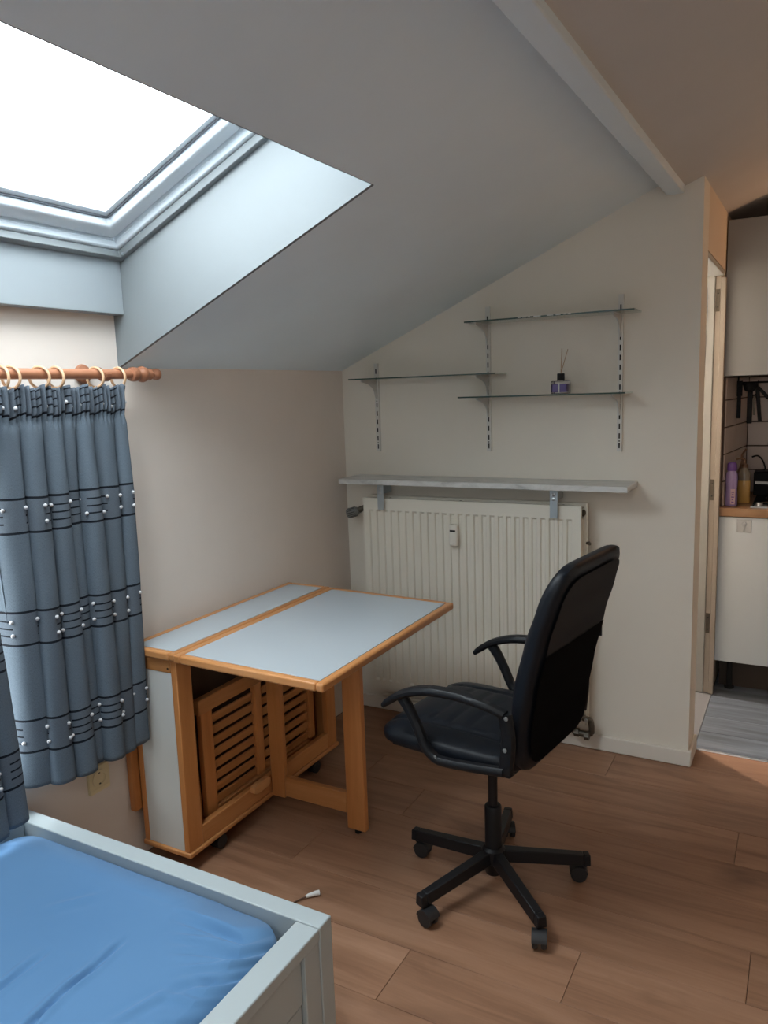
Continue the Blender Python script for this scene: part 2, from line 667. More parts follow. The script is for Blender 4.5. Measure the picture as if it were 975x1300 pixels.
# ------------------------------------------------------------------ room measures
XL, YB, XS = -1.936, 3.129, -0.371       # knee wall, radiator wall, wall of the side passage
YT = 3.30                                # far side of the radiator wall
XR, YF, YK = 1.45, -1.25, 4.58           # right wall, wall behind the camera, kitchen end


def ceil_z(x):
    return KNEE[1] + SLOPE * (x - KNEE[0])


def ceil_r(x, y):
    return 2.254 + 0.385 * (x + 0.40) + 0.026 * (y - 3.13)


# ------------------------------------------------------------------ floor: oak planks along x, 0.2 m wide
fl = structure('floor', bx(XL - 0.05, XR, YF, YT + 0.002, -0.05, -0.0095), M['floor_base'], 'oak laminate plank floor of the attic room')
joints = {1.505: -0.908, 1.705: -0.485, 1.905: -0.075, 2.105: -0.78, 2.305: -1.25, 2.505: -0.15, 2.705: -1.05, 2.905: -0.65, 1.305: -0.30, 1.105: -1.1}
LEN = 1.38
k = -14
while True:
    y0 = round(1.505 + 0.2 * k, 3)
    if y0 > YT - 0.01:
        break
    y1 = y0 + 0.2
    j = joints.get(y0, -0.9 + ((k * 0.37) % 1.0) * LEN)
    a = j - LEN * math.ceil((j - XL) / LEN)
    while a < XR:
        x0, x1 = max(a, XL + 0.004), min(a + LEN, XR - 0.004)
        ya, yb = max(y0, YF), min(y1, YT)
        if ya > YB - 0.01 and x1 > XS:
            x0 = max(x0, XS + 0.003)
        elif ya > YB - 0.01:
            a += LEN
            continue
        if x1 - x0 > 0.03 and yb > ya:
            if yb > YB and x0 < XS < x1:       # the row that meets the wall end: an L left out as two pieces
                obj('plank', bx(x0, x1 - 0.0012, ya, YB - 0.001, -0.0095, 0.0), M['plank'], fl, bevel=0.0009, seg=1, smooth=0)
                obj('plank', bx(XS + 0.003, x1 - 0.0012, YB - 0.001, yb, -0.0095, 0.0), M['plank'], fl, smooth=0)
            else:
                yb2 = min(yb, YB - 0.001) if x1 <= XS else yb
                obj('plank', bx(x0, x1 - 0.0012, ya, yb2 - 0.0012, -0.0095, 0.0), M['plank'], fl, bevel=0.0009, seg=1, smooth=0)
        a += LEN
    k += 1

kf = structure('floor_kitchen', bx(-1.4, XR, YT + 0.004, YK, -0.05, -0.008), M['floor_base'], 'grey vinyl plank floor of the kitchen passage')
yy = YT + 0.006
row = 0
while yy < YK:
    a = -0.372 - [0.45, 0.1, 0.8, 0.3][row % 4]
    while a < XR:
        x0, x1 = max(a, XS + 0.004), min(a + 1.2, XR)
        if x1 - x0 > 0.03:
            obj('plank', bx(x0, x1 - 0.001, yy, min(yy + 0.178, YK), -0.008, 0.001), M['grey_plank'], kf, bevel=0.0008, seg=1, smooth=0)
        a += 1.2
    yy += 0.18
    row += 1
structure('trim_1', bx(XS + 0.004, XR, YT - 0.012, YT + 0.005, 0.0002, 0.004), M['steel'], 'thin metal threshold strip between oak and grey planks', bevel=0.001)
# bathroom floor beyond the side doorway
structure('floor_bathroom', bx(-1.4, XS + 0.002, YT + 0.004, 3.99, -0.0078, 0.0012), mat('grey_bathroom_vinyl', (0.20, 0.20, 0.205), 0.4), 'grey floor seen through the side doorway')

# ------------------------------------------------------------------ walls
HOLE = (0.24, 1.46, 0.50, 1.50)          # low window behind the curtains: y0 y1 z0 z1
b = nb()
TH = 0.16
TOPZ = 1.98
box(b, XL - TH, XL, YF, HOLE[0], 0, TOPZ)
box(b, XL - TH, XL, HOLE[1], YB, 0, TOPZ)
box(b, XL - TH, XL, HOLE[0], HOLE[1], 0, HOLE[2])
box(b, XL - TH, XL, HOLE[0], HOLE[1], HOLE[3], TOPZ)
# cut the top where there is no roof window: keep it under the ceiling slab
bmesh.ops.remove_doubles(b, verts=b.verts[:], dist=1e-5)
structure('wall_left', b, M['wall_left'], 'taupe papered knee wall below the roof window')

top = [(XL, 0), (XS, 0), (XS, ceil_z(XS) + 0.06), (XL, ceil_z(XL) + 0.12)]
structure('wall_back', prism(nb(), top, lambda p, q, t: (p, t, q), YB, YT), M['wall'], 'cream wall with the radiator and glass shelves')
# passage wall over the side doorway
DOOR_Y = (YT, 3.965)
LZ = 2.03
b = nb()
box(b, XS - 0.11, XS, YT, DOOR_Y[1], LZ, 2.5)
box(b, XS - 0.11, XS, DOOR_Y[1], YK + 0.05, 0, 2.5)
structure('wall_side', b, M['side_wall'], 'warm lit passage wall above the side doorway')
structure('wall_kitchen', bx(-1.4, XR, YK, YK + 0.1, 0, 3.1), M['grout'], 'kitchen end wall with beige tiles')
structure('wall_right', bx(XR, XR + 0.1, YF - 0.1, YK + 0.1, 0, 3.3), M['wall'], 'cream wall to the right of the view')
RW = (-0.20, 0.35, 1.35, 1.95)          # unseen window added in the gable wall for fill daylight: x0 x1 z0 z1
b = nb()
for poly in ([(XL - TH, 0), (RW[0], 0), (RW[0], 2.25), (XL - TH, 1.62)], [(RW[1], 0), (XR + 0.1, 0), (XR + 0.1, 3.2), (RW[1], 2.85)],
             [(RW[0], 0), (RW[1], 0), (RW[1], RW[2]), (RW[0], RW[2])], [(RW[0], RW[3]), (RW[1], RW[3]), (RW[1], 2.85), (RW[0], 2.25)]):
    prism(b, poly, lambda p, q, t: (p, t, q), YF - 0.1, YF)
structure('wall_front', b, M['wall'], 'cream wall behind the viewer')
w4 = thing('window_4_added', 'white gable window added behind the viewer for fill daylight', 'window', (-0.05, YF - 0.05, RW[2]), kind='structure')
b = nb()
for xa, xb, za, zb in ((RW[0], RW[1], RW[2], RW[2] + 0.05), (RW[0], RW[1], RW[3] - 0.05, RW[3]), (RW[0], RW[0] + 0.05, RW[2] + 0.05, RW[3] - 0.05), (RW[1] - 0.05, RW[1], RW[2] + 0.05, RW[3] - 0.05), (0.03, 0.07, RW[2] + 0.05, RW[3] - 0.05)):
    box(b, xa, xb, YF - 0.09, YF - 0.03, za, zb)
obj('frame', b, M['window_white'], w4)
b = nb()
b.faces.new([b.verts.new(p) for p in ((RW[0] + .05, YF - .06, RW[2] + .05), (RW[1] - .05, YF - .06, RW[2] + .05), (RW[1] - .05, YF - .06, RW[3] - .05), (RW[0] + .05, YF - .06, RW[3] - .05))])
obj('pane', b, M['pane'], w4, smooth=0)
# bathroom shell
b = nb()
box(b, -1.45, -1.40, YT, 4.45, 0, 2.3)
box(b, -1.40, XS - 0.11, 4.40, 4.45, 0, 2.3)
box(b, -1.40, XS - 0.11, YT, 4.45, 2.25, 2.30)
structure('wall_bathroom', b, mat('grey_bathroom_tile', (0.20, 0.20, 0.20), 0.5), 'walls of the small bathroom behind the side doorway')

# ceiling slab with openings for the roof windows
AX = -0.99                                # upper lip of the opening


def slab(bm, x0, x1, y0, y1, t=0.30):
    n = NDIR * t
    p = [Vector((x0, y0, ceil_z(x0))), Vector((x1, y0, ceil_z(x1))), Vector((x1, y1, ceil_z(x1))), Vector((x0, y1, ceil_z(x0)))]
    hexa(bm, p + [q + n for q in p])


b = nb()
slab(b, XL - 0.10, AX, SKY_Y[1] + 0.013, YB + 0.2)
slab(b, XL - 0.10, AX, SKY2_Y[1] + 0.013, SKY_Y[0] - 0.013)
slab(b, XL - 0.10, AX, YF - 0.1, SKY2_Y[0] - 0.013)
slab(b, AX, -0.46, YF - 0.1, YB + 0.02)
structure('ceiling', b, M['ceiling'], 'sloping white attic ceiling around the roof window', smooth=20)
b = nb()
x0, x1 = -0.47, XR + 0.1
pts = [(x0, YF - 0.1), (x1, YF - 0.1), (x1, YK + 0.1), (x0, YK + 0.1)]
hexa(b, [Vector((x, y, ceil_r(x, y))) for x, y in pts] + [Vector((x, y, ceil_r(x, y) + 0.4)) for x, y in pts])
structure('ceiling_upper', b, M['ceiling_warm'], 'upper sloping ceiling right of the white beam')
b = nb()
bz0, bz1 = 2.2096 + 0.021 * (YF - 3.13), 2.2096
hexa(b, [(-0.497, YF, bz0), (-0.436, YF, bz0), (-0.436, YB - 0.02, bz1), (-0.497, YB - 0.02, bz1),
         (-0.505, YF, 2.42), (-0.436, YF, 2.42), (-0.436, YB - 0.02, 2.42), (-0.505, YB - 0.02, 2.42)])
structure('trim_2', b, M['ceiling'], 'white boxed beam running along the sloping ceiling', bevel=0.004)

# skirting boards
structure('baseboard_back', bx(XL + 0.001, XS + 0.012, YB - 0.014, YB - 0.0005, 0.0005, 0.066), M['skirting'], 'low white skirting under the radiator', bevel=0.004)
structure('baseboard_side', bx(XS + 0.0005, XS + 0.0125, YB, YT, 0.0005, 0.066), M['skirting'], 'short white skirting at the end of the radiator wall', bevel=0.004)

# ------------------------------------------------------------------ roof windows
def ring(bm, s0, s1, y0, y1, ws, n0, n1, ws_top=None):
    """picture-frame ring: outer rectangle s0..s1 x y0..y1, border ws wide, from n0 to n1 off the ceiling plane"""
    o = [(s0, y0), (s1, y0), (s1, y1), (s0, y1)]
    i = [(s0 + ws, y0 + ws), (s1 - ws, y0 + ws), (s1 - ws, y1 - ws), (s0 + ws, y1 - ws)]
    L = [[bm.verts.new(roof(s, n, y)) for s, y in q] for n in (n0, n1) for q in (o, i)]
    for k in range(4):
        k2 = (k + 1) % 4
        bm.faces.new((L[0][k], L[0][k2], L[1][k2], L[1][k]))
        bm.faces.new((L[2][k2], L[2][k], L[3][k], L[3][k2]))
        bm.faces.new((L[0][k2], L[0][k], L[2][k], L[2][k2]))
        bm.faces.new((L[1][k], L[1][k2], L[3][k2], L[3][k]))
    return bm


def roof_window(name, y0, y1, label):
    s0, s1 = 0.176, 1.175
    wdw = thing(name, label, 'window', tuple(roof(0.6, 0.35, (y0 + y1) / 2)), kind='structure')

    def rg(inset, width, n0, n1):
        return ring(nb(), s0 + inset, s1 - inset, y0 - 0.002 + inset, y1 + 0.002 - inset, width, n0, n1)
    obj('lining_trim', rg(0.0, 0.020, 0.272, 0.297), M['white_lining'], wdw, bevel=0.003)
    obj('outer_frame', rg(-0.02, 0.050, 0.2975, 0.322), M['window_white'], wdw, bevel=0.005)
    obj('frame_body', rg(-0.03, 0.056, 0.3225, 0.46), M['window_white'], wdw)
    sash = obj('sash', rg(0.030, 0.052, 0.325, 0.366), M['window_white'], wdw, bevel=0.010, seg=3)
    obj('gasket', rg(0.0825, 0.007, 0.352, 0.356), M['gasket'], sash)
    obj('glazing_bead', rg(0.083, 0.022, 0.3565, 0.372), M['window_white'], sash, bevel=0.003)
    b = nb()
    i_ = 0.100
    q = [(s0 + i_, y0 + i_), (s1 - i_, y0 + i_), (s1 - i_, y1 - i_), (s0 + i_, y1 - i_)]
    bm_f = [b.verts.new(roof(s, 0.3735, y)) for s, y in q]
    b.faces.new(bm_f)
    obj('pane', b, M['pane'], sash, smooth=0)
    return wdw


w1 = roof_window('window_1', SKY_Y[0], SKY_Y[1], 'white framed roof window full of bright sky')
b = nb()
lathe(b, [(0.004, 0), (0.004, 0.004), (0, 0.005)], (0, 0, 0), 'Y', 10)
m4 = Matrix.Translation(roof(0.215, 0.273, SKY_Y[1] - 0.024)) @ Matrix.Rotation(PI, 4, 'Z')
b.transform(m4)
obj('screw_cap', b, M['zinc'], w1)
roof_window('window_2_added', SKY2_Y[0], SKY2_Y[1], 'unseen second roof window, added to bring in more daylight')  # added out of view to raise the bounced light


def reveals(n0, y0, y1):
    """white boards that line the roof opening: right, left, top, and the upright board under the window"""
    t = 0.012
    tops = [(0.0, 0.0), (1.03, 0.0), (1.18, 0.30), (0.165, 0.30), (0.13, 0.30)]
    names = iter(n0)
    for yy, sg, lab in ((y1, 1, 'white lining board at the near right side of the roof window'), (y0, -1, 'white lining board at the far left side of the roof window')):
        poly = [(s, n) for s, n in tops]
        b = prism(nb(), poly, lambda s, n, t_: roof(s, n, t_), yy, yy + sg * t)
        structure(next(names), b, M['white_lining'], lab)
    b = nb()
    hexa(b, [roof(1.03, 0.0, y0), roof(1.03, 0.0, y1), roof(1.045, 0.0, y1), roof(1.045, 0.0, y0),
             roof(1.18, 0.30, y0), roof(1.18, 0.30, y1), roof(1.195, 0.30, y1), roof(1.195, 0.30, y0)])
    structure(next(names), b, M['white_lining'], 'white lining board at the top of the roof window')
    b = bx(XL, XL + 0.046, y0, y1, 1.80, 1.985)
    structure(next(names), b, M['apron'], 'upright white board under the roof window', bevel=0.002)


reveals(('trim_3', 'trim_4', 'trim_5', 'trim_6'), SKY_Y[0], SKY_Y[1])
reveals(('trim_7', 'trim_8', 'trim_9', 'trim_10'), SKY2_Y[0], SKY2_Y[1])  # boards around the added rear roof window

# low window behind the curtains
w3 = thing('window_3', 'low white window behind the curtains, a bright slit', 'window', (XL - 0.1, 0.72, HOLE[2]), kind='structure')
b = nb()
for (ya, yb, za, zb) in ((HOLE[0], HOLE[1], HOLE[2], HOLE[2] + 0.06), (HOLE[0], HOLE[1], HOLE[3] - 0.06, HOLE[3]), (HOLE[0], HOLE[0] + 0.06, HOLE[2] + 0.06, HOLE[3] - 0.06), (HOLE[1] - 0.02, HOLE[1], HOLE[2] + 0.06, HOLE[3] - 0.06)):
    box(b, XL - 0.13, XL - 0.07, ya, yb, za, zb)
obj('frame', b, M['window_white'], w3)
b = nb()
b.faces.new([b.verts.new(p) for p in ((XL - 0.1, HOLE[0] + .06, HOLE[2] + .06), (XL - 0.1, HOLE[1] - .02, HOLE[2] + .06), (XL - 0.1, HOLE[1] - .02, HOLE[3] - .06), (XL - 0.1, HOLE[0] + .06, HOLE[3] - .06))])
obj('pane', b, M['pane'], w3, smooth=0)

# ------------------------------------------------------------------ side doorway frame
d1 = thing('door_1', 'chipped white door frame of the side doorway, its leaf taken off', 'door frame', (-0.42, 3.96, 0), kind='structure')
obj('jamb', bx(-0.482, -0.409, 3.945, 3.9648, 0.0015, LZ), M['frame_white'], d1, bevel=0.003)
obj('rebate_strip', bx(-0.409, -0.384, 3.952, 3.9648, 0.0015, LZ), M['frame_cream'], d1, bevel=0.002)
obj('casing_edge', bx(-0.384, -0.362, 3.940, 3.9648, 0.0015, LZ - 0.03), M['frame_cream'], d1, bevel=0.003)
obj('head_jamb', bx(-0.482, -0.372, YT + 0.002, 3.944, LZ - 0.022, LZ - 0.001), M['frame_white'], d1, bevel=0.003)
obj('near_jamb', bx(-0.482, -0.385, YT + 0.001, YT + 0.020, 0.0015, LZ - 0.023), M['frame_white'], d1, bevel=0.003)
for z in (1.90, 1.02, 0.36):
    hp = obj('hinge_plate', bx(-0.405, -0.388, 3.9495, 3.9519, z - 0.05, z + 0.05), M['brass'], d1)
    for dz in (-0.03, 0.03):
        s = nb()
        lathe(s, [(0.0035, 0), (0.0025, -0.0015), (0, -0.0018)], (-0.3965, 3.9494, z + dz), 'Y', 8)
        obj('screw', s, M['slot'], hp)
# bent wire hooks left on the frame
wire = nb()
tube(wire, spline([(-0.475, 3.943, 1.93), (-0.462, 3.938, 1.88), (-0.448, 3.932, 1.862), (-0.44, 3.932, 1.875)], 6), 0.0018, 6)
tube(wire, spline([(-0.478, 3.943, 1.855), (-0.46, 3.938, 1.835), (-0.445, 3.932, 1.838), (-0.443, 3.932, 1.855)], 6), 0.0018, 6)
obj('wire_hook', wire, M['slot'], d1)
wire = nb()
tube(wire, spline([(-0.472, 3.9435, 2.0), (-0.44, 3.9435, 1.93), (-0.447, 3.9435, 1.5), (-0.452, 3.9435, 1.2)], 6), 0.0012, 6)
obj('paint_crack', wire, M['grey_head'], d1)

# ------------------------------------------------------------------ bed
bed = thing('bed_frame', 'white lacquered bed frame along the papered knee wall', 'bed', (-1.41, 0.25, 0))
BX0, BX1, BY0, BY1, BZ = XL + 0.002, -0.892, -0.80, 1.300, 0.380
bw = M['bed_white']
obj('end_board', bx(BX0, BX1, BY1 - 0.048, BY1, 0.03, BZ), bw, bed, bevel=0.003)
obj('end_board', bx(BX0, BX1, BY0, BY0 + 0.048, 0.03, BZ), bw, bed, bevel=0.003)
R1 = -0.953
obj('top_rail', bx(R1, BX1, BY0 + 0.049, BY1 - 0.049, BZ - 0.030, BZ - 0.001), bw, bed, bevel=0.003)
obj('side_board', bx(R1 + 0.012, BX1 - 0.012, BY0 + 0.049, BY1 - 0.105, 0.235, BZ - 0.031), bw, bed, bevel=0.002)
obj('drawer_front', bx(R1 + 0.012, BX1 - 0.014, BY0 + 0.10, BY1 - 0.108, 0.05, 0.231), bw, bed, bevel=0.003)
obj('corner_post', bx(R1 + 0.004, BX1 - 0.003, BY1 - 0.104, BY1 - 0.049, 0.002, BZ - 0.031), bw, bed, bevel=0.002)
obj('corner_post', bx(R1 + 0.004, BX1 - 0.003, BY0 + 0.049, BY0 + 0.1, 0.002, BZ - 0.031), bw, bed, bevel=0.002)
obj('top_rail', bx(BX0, BX0 + 0.05, BY0 + 0.049, BY1 - 0.049, BZ - 0.14, BZ - 0.001), bw, bed, bevel=0.003)
for i in range(10):
    y = BY0 + 0.12 + i * 0.19
    obj('slat', bx(BX0 + 0.051, R1 + 0.003, y, y + 0.07, 0.155, 0.172), M['beech_x'], bed)
for x in (BX0 + 0.01, BX1 - 0.05):
    for y in (BY0 + 0.004, BY1 - 0.044):
        obj('foot', bx(x, x + 0.04, y, y + 0.04, 0.0005, 0.03), bw, bed)

MX0, MX1, MY0, MY1 = BX0 + 0.052, R1 - 0.004, BY0 + 0.052, BY1 - 0.052
CREASES = []


def crease(a, b_, wdt, dep):
    CREASES.append((Vector((a[0], a[1])), Vector((b_[0], b_[1])), wdt, dep))


crease((-1.36, 0.70), (-1.372, 0.93), 0.009, -0.007)
crease((-1.225, 0.74), (-1.245, 0.89), 0.009, -0.009)
crease((-1.245, 0.87), (-1.238, 0.95), 0.008, -0.009)
crease((-1.240, 0.93), (-1.246, 1.03), 0.009, -0.006)
crease((-1.10, 0.84), (-1.05, 0.98), 0.012, 0.004)
crease((-1.50, 1.02), (-1.42, 1.12), 0.016, 0.003)
for i, (x0_, y0_, x1_, y1_, wd_, dp) in enumerate((
        (-0.985, 1.205, -1.19, 1.235, 0.010, 0.005), (-0.985, 1.185, -1.24, 1.205, 0.010, -0.006), (-0.99, 1.165, -1.22, 1.165, 0.011, 0.006), (-0.985, 1.150, -1.20, 1.130, 0.010, -0.006),
        (-0.98, 1.135, -1.17, 1.085, 0.011, 0.006), (-0.975, 1.12, -1.13, 1.045, 0.010, -0.005), (-0.972, 1.10, -1.09, 1.01, 0.011, 0.004), (-0.97, 1.06, -1.06, 0.96, 0.011, -0.004),
        (-1.06, 1.235, -1.30, 1.225, 0.010, -0.004), (-1.16, 1.20, -1.40, 1.185, 0.014, 0.003))):
    crease((x0_, y0_), (x1_, y1_), wd_, dp)
for i in range(7):
    crease((-0.968, 1.10 - i * 0.06), (-1.02 - 0.02 * (i % 3), 1.07 - i * 0.062), 0.010, 0.004 * (-1) ** i)


def sheet_h(x, y):
    h = 0.005 * noise.noise((x * 3.1, y * 2.7, 0.3)) + 0.0025 * noise.noise((x * 9, y * 8, 1.3))
    p = Vector((x, y))
    for a, b_, wdt, dep in CREASES:
        d = b_ - a
        t = max(0, min(1, (p - a).dot(d) / d.length_squared))
        wob = 0.004 * noise.noise((x * 14, y * 14, 3.0))
        q = ((p - a - d * t).length + wob) / wdt
        if q > 4:
            continue
        env = math.sin(PI * min(1, max(0, t * 0.92 + 0.04)))
        h += 1.5 * dep * env * (math.exp(-q * q) - 0.5 * math.exp(-((q - 1.4) ** 2)))
    return h


def mattress_fn(p, q, r):
    x = (MX0 + MX1) / 2 + p * (MX1 - MX0) / 2
    y = (MY0 + MY1) / 2 + q * (MY1 - MY0) / 2
    z = 0.286 + r * 0.100
    if r > 0.6:
        z += sheet_h(x, y) * min(1, (r - 0.6) / 0.3)
    return (x, y, z)


mt = thing('mattress', 'single mattress under a plain blue fitted sheet', 'mattress', (-1.42, 0.25, 0.173))
obj('fitted_sheet', cushion(mattress_fn, 260, 8, 16, 9), M['sheet'], mt, smooth=80)

# ------------------------------------------------------------------ curtain rod, rings and curtains
RX, RZ = XL + 0.098, 1.615
rod = thing('curtain_rod', 'red-brown wooden curtain rod with turned end over the low window', 'curtain rod', (XL, 1.0, RZ))
obj('pole', lathe(nb(), [(0.0145, 0), (0.0145, 1.52)], (RX, 0.22, RZ), 'Y', 20), M['rod_wood'], rod)
obj('finial', lathe(nb(), [(0.0145, 0), (0.021, 0.003), (0.0225, 0.012), (0.021, 0.026), (0.017, 0.031), (0.019, 0.036), (0.024, 0.042), (0.025, 0.050), (0.022, 0.060),
                           (0.014, 0.066), (0.0155, 0.074), (0.018, 0.080), (0.0135, 0.086), (0.012, 0.092), (0.017, 0.099), (0.0185, 0.108), (0.0165, 0.116), (0.009, 0.122), (0, 0.124)],
                      (RX, 1.735, RZ), 'Y', 24), M['rod_wood'], rod)
obj('finial', lathe(nb(), [(0.0145, 0), (0.022, -0.01), (0.024, -0.05), (0.013, -0.07), (0.018, -0.1), (0, -0.12)], (RX, 0.22, RZ), 'Y', 20), M['rod_wood'], rod)
for yb_ in (1.635, 0.34):
    br = obj('bracket', lathe(nb(), [(0.028, 0.001), (0.030, 0.006), (0.026, 0.014), (0.016, 0.018), (0.012, 0.026), (0.012, 0.066), (0.017, 0.072), (0.017, 0.078)], (XL, yb_, RZ + 0.004), 'X', 20), M['rod_wood'], rod)
    cup = nb()
    arc = [(RX + 0.0185 * math.cos(t), yb_, RZ + 0.0185 * math.sin(t)) for t in [math.radians(140 + i * 20) for i in range(12)]]
    sweep(cup, arc, (0, 1, 0), 0.022, 0.006)
    obj('cup', cup, M['rod_wood'], br)


def torus(bm, R, r, seg=28, ss=10, flat=1.0):
    V = [[bm.verts.new(((R + r * math.cos(b_)) * math.cos(a), r * flat * math.sin(b_), (R + r * math.cos(b_)) * math.sin(a)))
          for b_ in [2 * PI * j / ss for j in range(ss)]] for a in [2 * PI * i / seg for i in range(seg)]]
    for i in range(seg):
        for j in range(ss):
            bm.faces.new((V[i][j], V[(i + 1) % seg][j], V[(i + 1) % seg][(j + 1) % ss], V[i][(j + 1) % ss]))
    return bm


ring_labels = {1.298: 'pale wooden curtain ring furthest left on the visible rod', 1.326: 'second pale wooden curtain ring from the left picture edge',
               1.412: 'pale wooden curtain ring third from the left, leaning', 1.464: 'pale wooden curtain ring fourth from the left, mid rod',
               1.600: 'pale wooden curtain ring just left of the end ring', 1.686: 'pale wooden curtain ring next to the turned rod end'}
first_ring = None
ring_ys = list(ring_labels)
for i, y in enumerate(ring_ys):
    lab = ring_labels.get(y, 'pale wooden curtain ring beyond the left picture edge')
    zc = RZ + 0.0148 - 0.0245
    tilt = [0.05, 0.25, 0.45, 0.15, 0.2, 0.05][i % 6]
    if first_ring is None:
        r_ = thing('curtain_ring', lab, 'curtain ring', (RX, y, zc), tilt, 'wooden rings on the curtain rod')
        obj('hoop', torus(nb(), 0.0285, 0.0038, flat=1.1), M['ring_wood'], r_, local=True)
        e = torus(nb(), 0.0035, 0.001, 12, 6)
        e.transform(Matrix.Translation((0, 0, -0.0352)) @ Matrix.Rotation(PI / 2, 4, 'Z'))
        obj('screw_eye', e, M['brass'], r_, local=True)
        first_ring = r_
    else:
        dup(first_ring, (RX, y, zc), tilt, lab)


def curtain(name, label, y_top, y_bot, z_top, hem, folds, seed, width, x_base, lead=None):
    """y_top/y_bot: (left, right) at the top and the hem; hem(u) -> z; folds: list of (centre u, half width) rolls"""
    rnd = random.Random(seed)
    root = thing(name, label, 'curtain', (x_base, (y_top[0] + y_top[1]) / 2, z_top))
    NU, NV = 330, 90
    bm = nb()
    uvl = bm.loops.layers.uv.new('cloth')
    H = z_top - 0.42
    HEAD = 0.085

    def pos(u, v):
        z = z_top + (hem(u) - z_top) * v
        d = z_top - z
        gather = min(1, max(0, (d - HEAD) / 0.25))
        yl = y_top[0] + (y_bot[0] - y_top[0]) * v
        yr = y_top[1] + (y_bot[1] - y_top[1]) * (max(v, 0.0) ** 0.8)
        # big rolls: rounded fronts with narrow valleys between, none as wide as the next
        uw = u + 0.030 * math.sin(6.3 * u + 1.0 + seed) + 0.018 * math.sin(15.1 * u + 2.2 * seed) + 0.012 * v * math.sin(4 * v + 9 * u + seed)
        ph = PI * folds * uw
        fsel = 0.55 + 0.45 * math.sin(2.4 * math.floor(folds * uw) + seed * 1.7 + 0.8)
        rollf = abs(math.sin(ph)) ** 0.6
        amp = 0.014 + (0.036 + 0.052 * (0.6 + 0.4 * v)) * gather
        x = x_base - amp * 0.68 + amp * rollf * (0.6 + 0.4 * fsel) + 0.008 * gather * math.sin(5 * u + 2 + 2 * v)
        y = yl + (yr - yl) * u - 0.017 * gather * math.sin(2 * ph) * (0.4 + 0.6 * v)
        if lead:
            k_ = max(0.0, 1 - u / lead)
            k_ = k_ * k_ * (3 - 2 * k_)
            x -= 0.055 * k_ * gather
        # pencil pleats of the heading tape
        hp = math.exp(-(max(0, d - HEAD + 0.012) / 0.022) ** 2)
        fine = math.sin(2 * PI * 30 * (yr - yl) / 0.48 * u + 1.3 * math.sin(31 * u))
        x += 0.0075 * hp * fine
        # the tape draws the cloth in
        x -= 0.006 * math.exp(-((d - HEAD) / 0.014) ** 2)
        z += 0.003 * hp * fine + 0.005 * math.sin(2 * PI * folds * u) * (1 - gather)
        x += 0.003 * noise.noise((u * 20, v * 7, seed)) * gather
        return Vector((x, y, z))
    V = [[bm.verts.new(pos(i / NU, j / NV)) for i in range(NU + 1)] for j in range(NV + 1)]
    UV = [[(i / NU * width, (z_top - 0.45) * (1 - j / NV)) for i in range(NU + 1)] for j in range(NV + 1)]
    for j in range(NV):
        for i in range(NU):
            f = bm.faces.new((V[j][i], V[j][i + 1], V[j + 1][i + 1], V[j + 1][i]))
            for lp, (jj, ii) in zip(f.loops, ((j, i), (j, i + 1), (j + 1, i + 1), (j + 1, i))):
                lp[uvl].uv = UV[jj][ii]
    cl = obj('cloth', bm, M['curtain'], root, smooth=80)
    so = cl.modifiers.new('thickness', 'SOLIDIFY')
    so.thickness = 0.0016
    # white pompoms stand at both ends of every short stripe
    ball = bpy.data.meshes.new('pompom')
    t = nb()
    bmesh.ops.create_icosphere(t, subdivisions=2, radius=0.0055)
    for vv in t.verts:
        vv.co *= 1 + 0.18 * noise.noise(vv.co * 400)
    t.to_mesh(ball)
    t.free()
    ball.materials.append(M['pearl'])
    ball.shade_smooth()
    inv = wm(root).inverted()
    HH = z_top - 0.45
    for band in range(4):
        vm = 0.155 + 0.315 * band
        nper = int(width / 0.13) + 1
        for q in range(nper):
            for e, off in enumerate((0.0, 0.0676)):
                for rowz in (-0.021, 0.021):
                    uu = (q * 0.13 + off) / width
                    if not 0.005 < uu < 0.995 or rnd.random() < 0.25:
                        continue
                    if vm + rowz > HH - 0.03:
                        continue
                    vv = 1 - (vm + rowz + rnd.uniform(-0.004, 0.004)) / HH
                    p = pos(uu, vv)
                    du = pos(uu + 0.002, vv) - pos(uu - 0.002, vv)
                    dv = pos(uu, vv + 0.01) - pos(uu, vv - 0.01)
                    nrm = dv.cross(du).normalized()
                    if nrm.x < 0:
                        nrm = -nrm
                    o = bpy.data.objects.new('pompom', ball)
                    COL.objects.link(o)
                    o.parent = root
                    o.location = inv @ (p + nrm * 0.0045)
    return root


CZ = RZ - 0.0355
curtain('curtain', 'slate blue curtain with black stripe bands and white pompoms, nearest the table', (1.262, 1.697), (1.270, 1.655), CZ,
        lambda u: 0.462 - 0.006 * u + 0.006 * math.sin(13 * u), 6.5, 2, 1.05, RX + 0.012, 0.15)
curtain('curtain', 'slate blue curtain cut by the left picture edge, hanging lowest', (0.36, 1.190), (0.30, 1.235), CZ,
        lambda u: 0.412, 9, 5, 1.9, RX + 0.006)

